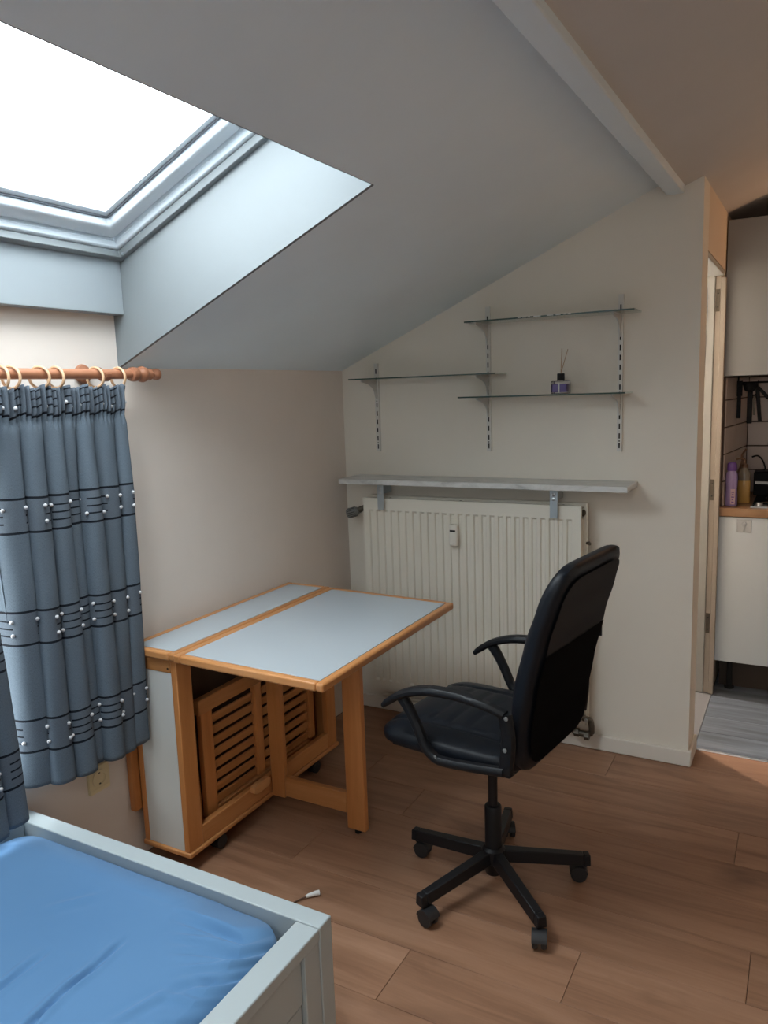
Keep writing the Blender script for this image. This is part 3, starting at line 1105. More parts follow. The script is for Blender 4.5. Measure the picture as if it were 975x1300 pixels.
# ------------------------------------------------------------------ wall socket
so = thing('power_socket', 'cream double height wall socket beneath the curtain hem', 'socket', (XL, 1.55, 0.348))
b = nb()
loops = []
for xx, rr in ((XL + 0.0008, 0.0285), (XL + 0.011, 0.0285), (XL + 0.011, None), (XL + 0.0008, None)):
    lp_ = []
    for i in range(48):
        t = 2 * PI * (i + 0.5) / 48
        c_, s_ = math.cos(t), math.sin(t)
        if rr:
            y_, z_ = 1.551 + rr * c_, 0.356 + rr * s_
        else:
            k_ = min((0.039 / abs(c_)) if abs(c_) > 1e-6 else 9, ((0.040 if s_ > 0 else 0.044) / abs(s_)) if abs(s_) > 1e-6 else 9)
            y_, z_ = 1.551 + k_ * c_, 0.356 + k_ * s_
        lp_.append(b.verts.new((xx, y_, z_)))
    loops.append(lp_)
for la, lb in zip(loops, loops[1:] + loops[:1]):
    for i in range(48):
        b.faces.new((la[i], la[(i + 1) % 48], lb[(i + 1) % 48], lb[i]))
obj('plate', b, M['socket'], so)
ins = obj('insert', lathe(nb(), [(0.028, 0.011), (0.028, 0.0135), (0.0205, 0.0135), (0.019, 0.003), (0, 0.003)], (XL, 1.551, 0.356), 'X', 28), M['socket'], so)
b = nb()
for dy in (-0.0095, 0.0095):
    lathe(b, [(0.003, 0.003), (0.003, 0.0036), (0, 0.0036)], (XL, 1.551 + dy, 0.356), 'X', 10)
obj('contact_hole', b, M['slot'], ins)
b = nb()
box(b, XL + 0.003, XL + 0.0125, 1.548, 1.554, 0.372, 0.376)
box(b, XL + 0.003, XL + 0.0125, 1.548, 1.554, 0.336, 0.340)
obj('earth_clip', b, M['brass'], ins)
obj('label_strip', bx(XL + 0.011, XL + 0.0125, 1.515, 1.587, 0.314, 0.326), M['socket'], so)

# ------------------------------------------------------------------ folding table
TZ = 0.755
TX0, TXF, TX1 = -1.905, -1.692, -1.140
TY0, TY1 = 1.680, 2.578
tb = thing('folding_table', 'beech edged white drop-leaf table on castors, one leaf raised', 'table', (-1.78, 2.13, 0))
EW = 0.026           # width of the wooden edging


def slab_top(name, x0, x1, y0, y1, z, droop, sides, parent):
    """white board with wooden lipping on the given sides"""
    T = 0.026

    def zz(x):
        return z - droop * (x - x0) / (x1 - x0)

    def blk(xa, xb, ya, yb, t0, t1):
        return hexa(nb(), [(xa, ya, zz(xa) - t0), (xb, ya, zz(xb) - t0), (xb, yb, zz(xb) - t0), (xa, yb, zz(xa) - t0),
                           (xa, ya, zz(xa) + t1), (xb, ya, zz(xb) + t1), (xb, yb, zz(xb) + t1), (xa, yb, zz(xa) + t1)])
    l, r = (EW if 'l' in sides else 0), (EW if 'r' in sides else 0)
    n_, f_ = (EW if 'n' in sides else 0), (EW if 'f' in sides else 0)
    p = obj(name, blk(x0 + l, x1 - r, y0 + n_, y1 - f_, T - 0.002, -0.0006), M['laminate'], parent, bevel=0.0008, seg=1)
    if l:
        obj('edging', blk(x0, x0 + l, y0, y1, T, 0), M['beech_y'], p, bevel=0.005, seg=3)
    if r:
        obj('edging', blk(x1 - r, x1, y0, y1, T, 0), M['beech_y'], p, bevel=0.007, seg=3)
    if n_:
        obj('edging', blk(x0 + l, x1 - r, y0, y0 + n_, T, 0), M['beech_x'], p, bevel=0.006, seg=3)
    if f_:
        obj('edging', blk(x0 + l, x1 - r, y1 - f_, y1, T, 0), M['beech_x'], p, bevel=0.006, seg=3)
    return p


slab_top('fixed_top', TX0, TXF - 0.001, TY0, TY1, TZ, 0.0, 'lrnf', tb)
leaf = slab_top('raised_leaf', TXF + 0.001, TX1, TY0 - 0.006, TY1 - 0.008, TZ, 0.008, 'lrnf', tb)
for y in (1.80, 2.46):
    obj('hinge', bx(TXF - 0.03, TXF + 0.03, y - 0.025, y + 0.025, TZ - 0.0295, TZ - 0.0265), M['brass'], tb)
# second leaf hangs down behind
dl = obj('hanging_leaf', bx(-1.930, -1.910, TY0 + 0.022, TY1 - 0.022, 0.205, 0.735), M['panel_white'], tb)
obj('edging', bx(-1.9345, -1.9075, TY0 - 0.012, TY0 + 0.021, 0.18, 0.735), M['beech'], dl, bevel=0.005)
obj('edging', bx(-1.9345, -1.9075, TY1 - 0.021, TY1, 0.18, 0.735), M['beech'], dl, bevel=0.005)
obj('edging', bx(-1.9345, -1.9075, TY0 + 0.022, TY1 - 0.022, 0.18, 0.204), M['beech_y'], dl, bevel=0.005)

# carcass: two end panels in wooden frames, rails, a base board
CX0, CX1, CY0, CY1, CZ0 = -1.904, -1.703, 1.694, 2.600, 0.056
CZT = TZ - 0.0275
for side, (ya, yb) in (('near', (CY0, CY0 + 0.022)), ('far', (CY1 - 0.022 - 0.012, CY1 - 0.012))):
    e = obj('end_panel', bx(CX0 + 0.0225, CX1 - 0.0245, ya + 0.002, yb - 0.002, CZ0 + 0.018, CZT - 0.045), M['panel_white' if side == 'near' else 'beech'], tb)
    obj('top_rail', bx(CX0 + 0.0225, CX1 - 0.0245, ya, yb, CZT - 0.0445, CZT), M['beech_x'], e, bevel=0.002)
    obj('rear_stile', bx(CX0, CX0 + 0.022, ya, yb, CZ0 + 0.018, CZT), M['beech'], e, bevel=0.003)
obj('base_board', bx(CX0 - 0.004, CX1 + 0.006, CY0 - 0.006, CY1 - 0.004, CZ0, CZ0 + 0.0175), M['beech_y'], tb, bevel=0.005)
# front and back frames
for nm, xa, xb in (('front', CX1 - 0.024, CX1), ('back', CX0 + 0.030, CX0 + 0.050)):
    y_in = 0.0 if nm == 'front' else 0.024
    obj('post', bx(xa, xb, CY0 + y_in, CY0 + 0.066, CZ0 + 0.018, CZT), M['beech'], tb, bevel=0.003)
    obj('post', bx(xa, xb, CY1 - 0.012 - 0.066, CY1 - 0.012 - y_in, CZ0 + 0.018, CZT), M['beech'], tb, bevel=0.003)
    obj('lower_rail', bx(xa, xb, CY0 + 0.0665, CY1 - 0.0785, CZ0 + 0.018, CZ0 + 0.082), M['beech_y'], tb, bevel=0.003)
    obj('upper_rail', bx(xa, xb, CY0 + 0.0665, CY1 - 0.0785, CZT - 0.032, CZT), M['beech_y'], tb, bevel=0.003)
obj('back_panel', bx(CX0 + 0.056, CX0 + 0.060, CY0 + 0.03, CY1 - 0.05, CZ0 + 0.019, CZT - 0.001), mat('dark_fibreboard', (0.10, 0.055, 0.03), 0.8), tb)
b = lathe(nb(), [(0.003, 0), (0.003, -0.0015), (0, -0.002)], (CX1 - 0.035, CY0 - 0.0, CZT - 0.03), 'Y', 8)
obj('screw', b, M['slot'], tb)
M['button_wood'] = wood('light_beech_button', (0.52, 0.24, 0.09), (0.62, 0.31, 0.125), (0.68, 0.37, 0.17), 1.0, 'Y', 0.4)
# turn button that keeps the chairs in
b = nb()
poly = [(-0.048, -0.010), (-0.030, -0.020), (0.030, -0.020), (0.048, -0.010), (0.048, 0.010), (0.030, 0.016), (-0.030, 0.016), (-0.048, 0.010)]
prism(b, poly, lambda p, q, t: (t, 2.055 + p, CZ0 + 0.084 + q), CX1 + 0.0005, CX1 + 0.022)
obj('turn_button', b, M['button_wood'], tb, bevel=0.003)

# gate leg swung out at right angles to carry the raised leaf
GY = 2.140
gate = obj('gate_leg', bx(-1.700, -1.640, GY - 0.012, GY + 0.012, 0.062, 0.7155), M['beech'], tb, bevel=0.003)
obj('stretcher', bx(-1.6395, -1.3725, GY - 0.011, GY + 0.011, 0.070, 0.146), M['beech_x'], gate, bevel=0.003)
obj('top_stretcher', bx(-1.6395, -1.3725, GY - 0.011, GY + 0.011, 0.670, 0.7150), M['beech_x'], gate, bevel=0.003)
obj('foot_leg', bx(-1.372, -1.298, GY - 0.013, GY + 0.013, 0.014, 0.7145), M['beech'], gate, bevel=0.004)
obj('glide', lathe(nb(), [(0.011, 0.0005), (0.012, 0.006), (0.012, 0.0145)], (-1.335, GY, 0), 'Z', 16), M['slot'], gate)
# castors
for x, y in ((CX0 + 0.05, CY0 + 0.13), (CX1 - 0.022, CY0 + 0.16), (CX0 + 0.05, CY1 - 0.16), (CX1 - 0.022, CY1 - 0.16)):
    c = obj('castor', bx(x - 0.02, x + 0.02, y - 0.02, y + 0.02, 0.0515, 0.0555), M['caster'], tb)
    for d in (-0.011, 0.011):
        obj('wheel', lathe(nb(), [(0.012, -0.008), (0.0245, -0.006), (0.025, 0.0), (0.0245, 0.006), (0.012, 0.008)], (x + d, y, 0.0255), 'X', 20), M['caster'], c)

# folding chair stored inside
fc = thing('folding_chair', 'slatted beech folding chair stored flat inside the table', 'folding chair', (-1.78, 2.15, CZ0 + 0.018))
FX = -1.765
FZ0 = CZ0 + 0.0185


def bar(name, y0, y1, z0, z1, x0=FX - 0.011, x1=FX + 0.011, m='beech'):
    return obj(name, bx(x0, x1, y0, y1, z0, z1), M[m], fc, bevel=0.003)


def leaning(name, ya, za, yb, zb, wd, x0, x1, m='beech'):
    """a bar in the y-z plane from (ya,za) to (yb,zb), wd wide"""
    d = Vector((0, yb - ya, zb - za)).normalized()
    s = Vector((0, d.z, -d.y)) * wd / 2
    A, B = Vector((0, ya, za)), Vector((0, yb, zb))
    P = [A - s, A + s, B + s, B - s]
    return obj(name, hexa(nb(), [p + Vector((x0, 0, 0)) for p in P] + [p + Vector((x1, 0, 0)) for p in P]), M[m], fc, bevel=0.003)


bar('stile', 1.842, 1.898, FZ0 + 0.03, 0.484)
bar('stile', 2.128, 2.166, FZ0 + 0.052, 0.484, FX - 0.009, FX + 0.013)
bar('stile', 2.470, 2.504, FZ0 + 0.052, 0.484)
leaning('top_rail', 1.828, 0.508, 2.512, 0.512, 0.052, FX - 0.012, FX + 0.016, 'beech_y')
leaning('leg', 1.815, 0.47, 1.832, FZ0 + 0.012, 0.030, FX - 0.034, FX - 0.013)
leaning('leg', 2.520, 0.60, 2.470, FZ0 + 0.004, 0.036, FX - 0.034, FX - 0.013)
bar('bottom_rail', 1.899, 2.469, FZ0 + 0.004, FZ0 + 0.05, FX - 0.013, FX + 0.009, 'beech_y')
for i in range(8):
    z = 0.4400 - i * 0.0425
    for ya, yb, tw in ((1.8985, 2.1275, 0.004), (2.1665, 2.4695, 0.0)):
        sl = hexa(nb(), [(FX - 0.008 - tw, ya, z - 0.016), (FX - 0.002, ya, z - 0.016), (FX - 0.002, yb, z - 0.016), (FX - 0.008, yb, z - 0.016),
                         (FX - 0.006, ya, z + 0.016), (FX + 0.003, ya, z + 0.016), (FX + 0.003, yb, z + 0.016), (FX - 0.006, yb, z + 0.016)])
        obj('slat', sl, M['beech_y'], fc, bevel=0.002)

# ------------------------------------------------------------------ office chair (local: +x forward, +y to its left)
CHA = math.radians(8)
ch = thing('office_chair', 'black faux leather swivel armchair on five castors before the radiator', 'chair', (-0.805, 2.08, 0), PI - CHA)


def interp(tab, z):
    for (z0, a0), (z1, a1) in zip(tab, tab[1:]):
        if z <= z1:
            t = max(0, (z - z0) / (z1 - z0))
            t = t * t * (3 - 2 * t) * 0.3 + t * 0.7
            return a0 + (a1 - a0) * t
    return tab[-1][1]


BACKMID = [(0.48, -0.180), (0.62, -0.188), (0.74, -0.206), (0.88, -0.240), (0.98, -0.272), (1.09, -0.312)]
BW = 0.222


def back_fn(p, q, r):
    z = 0.790 + q * 0.298
    a = interp(BACKMID, z)
    wd = BW * (0.93 + 0.07 * math.cos((q - 0.1) * 1.2))
    if q < -0.7:
        wd *= 1 - 0.10 * ((-q - 0.7) / 0.3) ** 2
    th = 0.036 * (1.0 - 0.10 * abs(q))
    front = max(0, r)
    y = p * wd
    a2 = a + r * th + front * 0.010 * (1 - p * p) * math.cos(q * 4.5)
    if r > 0.5 and abs(abs(p) - 0.62) < 0.06:
        a2 -= 0.006 * (1 - abs(abs(p) - 0.62) / 0.06)
    return (a2 - 0.010 * (1 - abs(p)) * (1 if r < 0 else 0.4) * 0.0, y, z)


br_ = obj('backrest', cushion(back_fn, 32, 7, 7.5, 4.2), M['black_leather'], ch, local=True, smooth=60)


def back_patch(q0, q1, pw, off, taper=0.0, n=16):
    bm = nb()
    V = []
    for j in range(n + 1):
        q = q0 + (q1 - q0) * j / n
        rowv = []
        for i in range(n + 1):
            p = -pw + 2 * pw * i / n
            # keep inside the rounded outline of the backrest
            mx = max(abs(p), abs(q))
            s = mx / (abs(p) ** 7.5 + abs(q) ** 7.5) ** (1 / 7.5) if mx else 1
            x, y, z = back_fn(p * s, q * s, -1.0)
            rowv.append(bm.verts.new((x - off, y, z)))
        V.append(rowv)
    for j in range(n):
        for i in range(n):
            bm.faces.new((V[j][i], V[j][i + 1], V[j + 1][i + 1], V[j + 1][i]))
    bmesh.ops.solidify(bm, geom=bm.faces[:], thickness=0.004)
    return bm


up = obj('rear_panel', back_patch(0.20, 0.88, 0.88, 0.001), M['grey_vinyl'], ch, local=True, smooth=60)
low = obj('rear_cover', back_patch(-0.90, 0.19, 0.89, 0.002), M['black_fabric'], ch, local=True, smooth=60)
# zip with its pull along the seam, at the chair's right
zb_ = nb()
zx, zy, zz_ = back_fn(-0.93, 0.15, -0.7)
box(zb_, zx - 0.006, zx + 0.000, zy - 0.004, zy + 0.002, zz_ - 0.042, zz_ - 0.006)
box(zb_, zx - 0.007, zx + 0.001, zy - 0.006, zy + 0.004, zz_ - 0.008, zz_ + 0.006)
obj('zip_pull', zb_, M['black_plastic'], low, local=True)


def seat_fn(p, q, r):
    a = 0.040 + p * 0.238
    l = q * (0.236 - 0.012 * max(0, -p))
    z = 0.524 + r * 0.036
    if r > 0:
        z += 0.016 * (1 - q * q) * (1 - p * p) * r
        if p > 0.5:
            z -= 0.008 * ((p - 0.5) / 0.5) ** 2
        for gp in (-0.15, 0.12, 0.39):
            if abs(p - gp) < 0.05 and abs(q) < 0.62:
                z -= 0.005 * (1 - abs(p - gp) / 0.05)
        if abs(abs(q) - 0.64) < 0.05:
            z -= 0.007 * (1 - abs(abs(q) - 0.64) / 0.05)
    return (a, l, z)


obj('seat', cushion(seat_fn, 44, 7, 6, 4.0), M['black_leather'], ch, local=True, smooth=60)
obj('seat_shell', bx(-0.16, 0.24, -0.19, 0.19, 0.478, 0.492), M['black_plastic'], ch, local=True, bevel=0.006)
obj('tilt_mechanism', bx(-0.10, 0.10, -0.075, 0.075, 0.435, 0.478), M['black_metal'], ch, local=True, bevel=0.008)
lev = nb()
tube(lev, spline([(0.02, -0.06, 0.455), (0.02, -0.15, 0.458), (0.02, -0.215, 0.47)], 5), 0.005, 8)
obj('lever', lev, M['black_plastic'], ch, local=True)
for l in (-0.262, 0.262):
    sg = 1 if l > 0 else -1
    ar = nb()
    top_ = spline([(0.205, l, 0.640), (0.188, l, 0.655), (0.145, l, 0.684), (0.085, l, 0.707), (0.02, l, 0.718), (-0.06, l, 0.719), (-0.13, l, 0.710), (-0.178, l - sg * 0.012, 0.692)], 6)
    n_ = len(top_)
    sweep(ar, top_, (0, 1, 0), [0.030 + 0.014 * math.sin(PI * min(1, 0.12 + i / n_)) for i in range(n_)], [0.014 + 0.008 * min(1, i / 8) for i in range(n_)], 0.32)
    leg_ = spline([(0.150, l, 0.684), (0.122, l, 0.650), (0.096, l, 0.604), (0.068, l, 0.548), (0.042, l - sg * 0.004, 0.520), (0.010, l - sg * 0.008, 0.512), (-0.08, l - sg * 0.010, 0.520), (-0.175, l - sg * 0.012, 0.532)], 6)
    sweep(ar, leg_, (0, 1, 0), 0.030, [0.034 - 0.010 * min(1, i / 24) for i in range(len(leg_))], 0.3)
    rear = spline([(-0.178, l - sg * 0.012, 0.695), (-0.186, l - sg * 0.014, 0.62), (-0.178, l - sg * 0.014, 0.530)], 6)
    sweep(ar, rear, (0, 1, 0), 0.020, 0.040, 0.3)
    arm = obj('armrest', ar, M['black_plastic'], ch, local=True, smooth=45)
    bo = nb()
    for a, z in ((0.034, 0.524), (-0.190, 0.690), (-0.186, 0.602)):
        lathe(bo, [(0.006, 0), (0.006, sg * 0.003), (0, sg * 0.004)], (a, l + sg * 0.0035, z), 'Y', 10)
    obj('bolt', bo, M['grey_head'], arm, local=True)
obj('gas_column', lathe(nb(), [(0.0145, 0.25), (0.0145, 0.436)], (0, 0, 0), 'Z', 20), M['black_metal'], ch, local=True)
obj('column_sleeve', lathe(nb(), [(0.026, 0.10), (0.026, 0.262), (0.0235, 0.266), (0.015, 0.267)], (0, 0, 0), 'Z', 24), M['black_plastic'], ch, local=True, smooth=40)
obj('hub', lathe(nb(), [(0.022, 0.038), (0.026, 0.042), (0.030, 0.075), (0.036, 0.085), (0.036, 0.122), (0.028, 0.130)], (0, 0, 0), 'Z', 24), M['black_metal'], ch, local=True, smooth=40)
for i, ang in enumerate((29, 101, 173, 245, 317)):
    a = math.radians(ang) - (PI - CHA)
    c, s = math.cos(a), math.sin(a)
    leg = nb()
    # tapering box arm, lower towards its tip
    sec = []
    for rr, hw, zt, zb2 in ((0.026, 0.019, 0.122, 0.082), (0.28, 0.0165, 0.093, 0.058), (0.300, 0.0165, 0.091, 0.056)):
        sec.append([Vector((rr * c - sgn * hw * s, rr * s + sgn * hw * c, z)) for sgn, z in ((-1, zb2), (1, zb2), (0.8, zt), (-0.8, zt))])
    for A, B in zip(sec, sec[1:]):
        hexa(leg, A + B)
    obj('base_leg', leg, M['black_metal'], ch, local=True, bevel=0.003)
    # castor under the tip, trailing a little
    px, py = 0.284 * c, 0.284 * s
    tr = math.radians([200, -62, 2, -18, -74][i]) - (PI - CHA)
    cx, cy = px + 0.018 * math.cos(tr), py + 0.018 * math.sin(tr)
    rot = Matrix.Translation((cx, cy, 0.0265)) @ Matrix.Rotation(tr, 4, 'Z')
    hood = nb()
    N_ = 10
    for u in (-1, 1):
        pass
    arc_o = [(0.028 * math.cos(t), 0.028 * math.sin(t)) for t in [math.radians(10 + 160 * k_ / N_) for k_ in range(N_ + 1)]]
    arc_i = [(0.021 * math.cos(t), 0.021 * math.sin(t)) for t in [math.radians(170 - 160 * k_ / N_) for k_ in range(N_ + 1)]]
    prism(hood, arc_o + arc_i, lambda p, q, t: (p, t, q), -0.021, 0.021)
    hood.transform(rot)
    lathe(hood, [(0.009, 0.050), (0.009, 0.060)], (px, py, 0), 'Z', 10)
    cs = obj('castor', hood, M['caster'], ch, local=True)
    for d in (-0.0125, 0.0125):
        wh = lathe(nb(), [(0.010, -0.0085), (0.023, -0.0075), (0.0258, -0.003), (0.0258, 0.003), (0.023, 0.0075), (0.010, 0.0085)], (0, d, 0), 'Y', 20)
        wh.transform(rot)
        obj('wheel', wh, M['caster'], cs, local=True, smooth=50)

# ------------------------------------------------------------------ radiator
ra = thing('radiator', 'cream ribbed panel radiator on the wall under the marble shelf', 'radiator', (-1.28, 3.06, 0.15))
RX0, RX1, RZ0, RZ1 = -1.778, -0.780, 0.152, 1.061
RYF = 3.012
nrib = 26
pitch = (RX1 - RX0 - 0.05) / nrib
xs = [RX0, RX0 + 0.012]
dep = [0, 0]
for i in range(nrib):
    b0 = RX0 + 0.025 + i * pitch
    for f, d in ((0.12, 0.0), (0.24, 1.0), (0.62, 1.0), (0.74, 0.0)):
        xs.append(b0 + f * pitch)
        dep.append(d)
xs += [RX1 - 0.012, RX1]
dep += [0, 0]
zs = [(RZ0, 0), (RZ0 + 0.030, 0), (RZ0 + 0.042, 0.0), (RZ0 + 0.050, 1), (RZ1 - 0.062, 1), (RZ1 - 0.054, 0), (RZ1 - 0.02, 0), (RZ1, 0)]
bm = nb()
D = 0.0085
V = [[bm.verts.new((x, RYF + (D if (d * ez) else 0.0) * 1.0, z)) for x, d in zip(xs, dep)] for z, ez in zs]
for j in range(len(zs) - 1):
    for i in range(len(xs) - 1):
        bm.faces.new((V[j][i], V[j][i + 1], V[j + 1][i + 1], V[j + 1][i]))
# closed back, so that the panel has thickness
B = [bm.verts.new(p) for p in ((RX0, RYF + 0.020, RZ0), (RX1, RYF + 0.020, RZ0), (RX1, RYF + 0.020, RZ1), (RX0, RYF + 0.020, RZ1))]
bm.faces.new((B[3], B[2], B[1], B[0]))
bm.faces.new([V[0][i] for i in range(len(xs))][::-1] + [B[0], B[1]])
bm.faces.new([V[-1][i] for i in range(len(xs))] + [B[2], B[3]])
bm.faces.new([V[j][0] for j in range(len(zs))] + [B[3], B[0]])
bm.faces.new([V[j][-1] for j in range(len(zs))][::-1] + [B[1], B[2]])
obj('front_panel', bm, M['radiator'], ra, smooth=20)
obj('rear_panel', bx(RX0 + 0.002, RX1 + 0.012, 3.074, 3.090, RZ0, RZ1 + 0.006), M['radiator'], ra, bevel=0.006, seg=3)
obj('top_grille', bx(RX0 + 0.01, RX1 - 0.004, RYF + 0.021, 3.0735, RZ1 - 0.016, RZ1 - 0.010), mat('radiator_grille_shadow', (0.30, 0.28, 0.24), 0.6), ra)
b = nb()
i = 0
x = RX0 + 0.02
while x < RX1 - 0.02:
    box(b, x, x + 0.002, RYF + 0.0205, 3.0735, RZ0 + 0.05, RZ1 - 0.017)
    x += 0.03
o = obj('convector_fins', b, M['radiator'], ra, smooth=0)
o['kind'] = 'stuff'
for x in (RX0 + 0.005, RX1 - 0.014):
    obj('end_cover', bx(x, x + 0.009, RYF + 0.021, 3.0735, RZ0 + 0.08, RZ1 - 0.06), M['radiator'], ra)
for z in (RZ1 - 0.032, RZ0 + 0.03):
    for x in (RX0, RX1 - 0.02):
        obj('tapping', lathe(nb(), [(0.014, 0), (0.014, 0.026), (0.009, 0.028), (0.009, 0.030)], (x - 0.002, 3.052, z), 'X', 14), M['brass'], ra)
for x in (-1.62, -0.95):
    obj('wall_bracket', bx(x - 0.015, x + 0.015, 3.0905, YB - 0.001, RZ0 + 0.1, RZ1 - 0.08), M['zinc'], ra)
for x in (-1.655, -1.31, -0.86):
    obj('grille_clip', lathe(nb(), [(0.011, 0.0), (0.011, 0.006), (0.005, 0.009), (0, 0.010)], (x, 3.046, RZ1 - 0.010), 'Z', 12), M['brass'], ra)
# thermostatic valve at the left end
va = obj('valve_body', tube(nb(), spline([(RX0 + 0.002, 3.052, RZ1 - 0.05), (RX0 - 0.022, 3.052, RZ1 - 0.052), (RX0 - 0.045, 3.046, RZ1 - 0.066)], 5), [0.013, 0.012, 0.012, 0.014, 0.014, 0.011, 0.011, 0.014, 0.014, 0.014, 0.014], 14), M['brass'], ra)
b = lathe(nb(), [(0.013, 0), (0.018, -0.004), (0.0215, -0.012), (0.0225, -0.05), (0.020, -0.057), (0.0, -0.058)], (0, 0, 0), 'X', 28)
rot = Matrix.Translation((RX0 - 0.046, 3.045, RZ1 - 0.067)) @ Matrix.Rotation(math.radians(-16), 4, 'Y') @ Matrix.Rotation(math.radians(12), 4, 'Z')
b.transform(rot)
hd = obj('thermostat_head', b, M['grey_head'], ra)
b = nb()
for i in range(14):
    t = 2 * PI * i / 14
    c_ = Vector((0, 0.0222 * math.cos(t), 0.0222 * math.sin(t)))
    tube(b, [c_ + Vector((-0.014, 0, 0)), c_ + Vector((-0.050, 0, 0))], 0.0016, 6)
b.transform(rot)
obj('grip_ridges', b, M['slot'], hd)
b = lathe(nb(), [(0.015, -0.0575), (0.015, -0.0595), (0, -0.060)], (0, 0, 0), 'X', 20)
b.transform(rot)
obj('end_cap', b, mat('pale_grey_cap', (0.36, 0.36, 0.35), 0.5), hd)
# bleed valve, pipes and elbows at the right end
obj('bleed_valve', tube(nb(), [(RX1 + 0.010, 3.06, 0.905), (RX1 + 0.022, 3.06, 0.905), (RX1 + 0.026, 3.05, 0.905)], [0.005, 0.008, 0.007], 10), M['brass'], ra)
obj('riser_pipe', lathe(nb(), [(0.0075, 0.110), (0.0075, 0.62)], (RX1 + 0.010, 3.100, 0), 'Z', 12), M['radiator'], ra)
b = nb()
tube(b, spline([(RX1 + 0.004, 3.052, RZ0 + 0.012), (RX1 + 0.014, 3.052, RZ0 + 0.006), (RX1 + 0.030, 3.060, RZ0 + 0.0), (RX1 + 0.036, 3.066, RZ0 - 0.03), (RX1 + 0.034, 3.075, RZ0 - 0.06)], 5), 0.0125, 12)
tube(b, spline([(RX1 + 0.034, 3.075, RZ0 - 0.060), (RX1 + 0.016, 3.072, RZ0 - 0.068), (RX1 - 0.030, 3.068, RZ0 - 0.066), (RX1 - 0.040, 3.068, RZ0 - 0.050)], 5), 0.0135, 12)
lathe(b, [(0.018, 0), (0.018, 0.02)], (RX1 + 0.010, 3.055, RZ0 - 0.068), 'X', 6)
lathe(b, [(0.018, 0), (0.018, 0.02)], (RX1 - 0.036, 3.068, RZ0 - 0.066), 'X', 6)
obj('return_elbow', b, M['brass'], ra)
b = lathe(nb(), [(0.008, 0), (0.008, -0.006), (0.003, -0.007)], (RX1 + 0.020, 3.04, RZ0 + 0.006), 'Y', 12)
obj('lock_screw', b, M['steel'], ra)
b = tube(nb(), [(RX0 + 0.03, 3.092, RZ0 - 0.062), (RX1 - 0.04, 3.092, RZ0 - 0.062)], 0.008, 10)
obj('floor_pipe', b, M['radiator'], ra)

# heat cost meter clipped to the ribs
hm = thing('heat_meter', 'small cream heat meter with display on the radiator ribs', 'meter', (-1.322, 3.0, 0.865))
obj('case', bx(-1.343, -1.303, 2.984, RYF - 0.0006, 0.868, 0.963), M['meter'], hm, bevel=0.008, seg=3)
obj('display', bx(-1.336, -1.310, 2.9825, 2.9838, 0.932, 0.940), M['lcd'], hm)
obj('seal', lathe(nb(), [(0.004, 0), (0.004, -0.002), (0, -0.0025)], (-1.323, 2.984, 0.88), 'Y', 10), M['meter'], hm)

# ------------------------------------------------------------------ marble shelf over the radiator
ms = thing('marble_shelf', 'grey veined marble shelf board on steel brackets over the radiator', 'shelf', (-1.22, 3.03, 1.13))
obj('board', bx(-1.862, -0.586, 2.938, YB - 0.001, 1.130, 1.154), M['marble'], ms, bevel=0.003)
for x in (-1.676, -0.884):
    bk = nb()
    box(bk, x - 0.016, x + 0.016, 2.992, 2.996, 1.012, 1.1265)
    box(bk, x - 0.030, x + 0.020, 2.965, YB - 0.002, 1.1265, 1.1295)
    box(bk, x + 0.012, x + 0.016, 2.9965, 3.07, 1.085, 1.1264)
    k_ = obj('support_bracket', bk, M['zinc'], ms, bevel=0.0008, seg=1)
    for z in (1.108, 1.088):
        obj('bolt', lathe(nb(), [(0.0065, 0), (0.0065, -0.003), (0.002, -0.005), (0, -0.005)], (x, 2.992, z), 'Y', 10), M['steel'], k_)

# ------------------------------------------------------------------ slotted rails, brackets and glass shelves
RAILS = [(-1.747, 1.264, 1.664, 'short slotted wall rail at the left end of the glass shelves'),
         (-1.203, 1.268, 1.872, 'tall slotted wall rail in the middle of the glass shelves'),
         (-0.657, 1.272, 1.875, 'tall slotted wall rail at the right end of the glass shelves')]
YR = YB - 0.013
for x, z0, z1, lab in RAILS:
    r = thing('wall_rail', lab, 'shelf rail', (x, YB, z0), 0, 'slotted rails of the glass shelving')
    b = nb()
    box(b, x - 0.0095, x + 0.0095, YR, YR + 0.002, z0, z1)
    box(b, x - 0.0095, x - 0.0075, YR + 0.002, YB - 0.0005, z0, z1)
    box(b, x + 0.0075, x + 0.0095, YR + 0.002, YB - 0.0005, z0, z1)
    ch_ = obj('channel', b, M['rail'], r)
    z = z0 + 0.012
    kk = 0
    sb = nb()
    while z < z1 - 0.03:
        box(sb, x - 0.0028, x + 0.0028, YR - 0.0004, YR + 0.0015, z, z + 0.021)
        if kk in (0, 5, 12):
            lathe(sb, [(0.003, 0), (0, -0.0006)], (x, YR - 0.0003, z + 0.0285), 'Y', 8)
        z += 0.038
        kk += 1
    obj('slots', sb, M['slot'], ch_, smooth=0)
    ch_.children[0].name = 'slot_row'


def bracket_mesh():
    b = nb()
    poly = [(0.0, 0.0), (0.0, -0.085), (-0.008, -0.080), (-0.020, -0.050), (-0.036, -0.034), (-0.070, -0.020), (-0.135, -0.008), (-0.138, 0.006), (-0.134, 0.006), (-0.132, 0.0)]
    prism(b, poly, lambda p, q, t: (t, p, q), -0.0022, 0.0022)
    box(b, -0.007, 0.007, -0.132, 0.0, -0.0016, -0.0001)
    return b


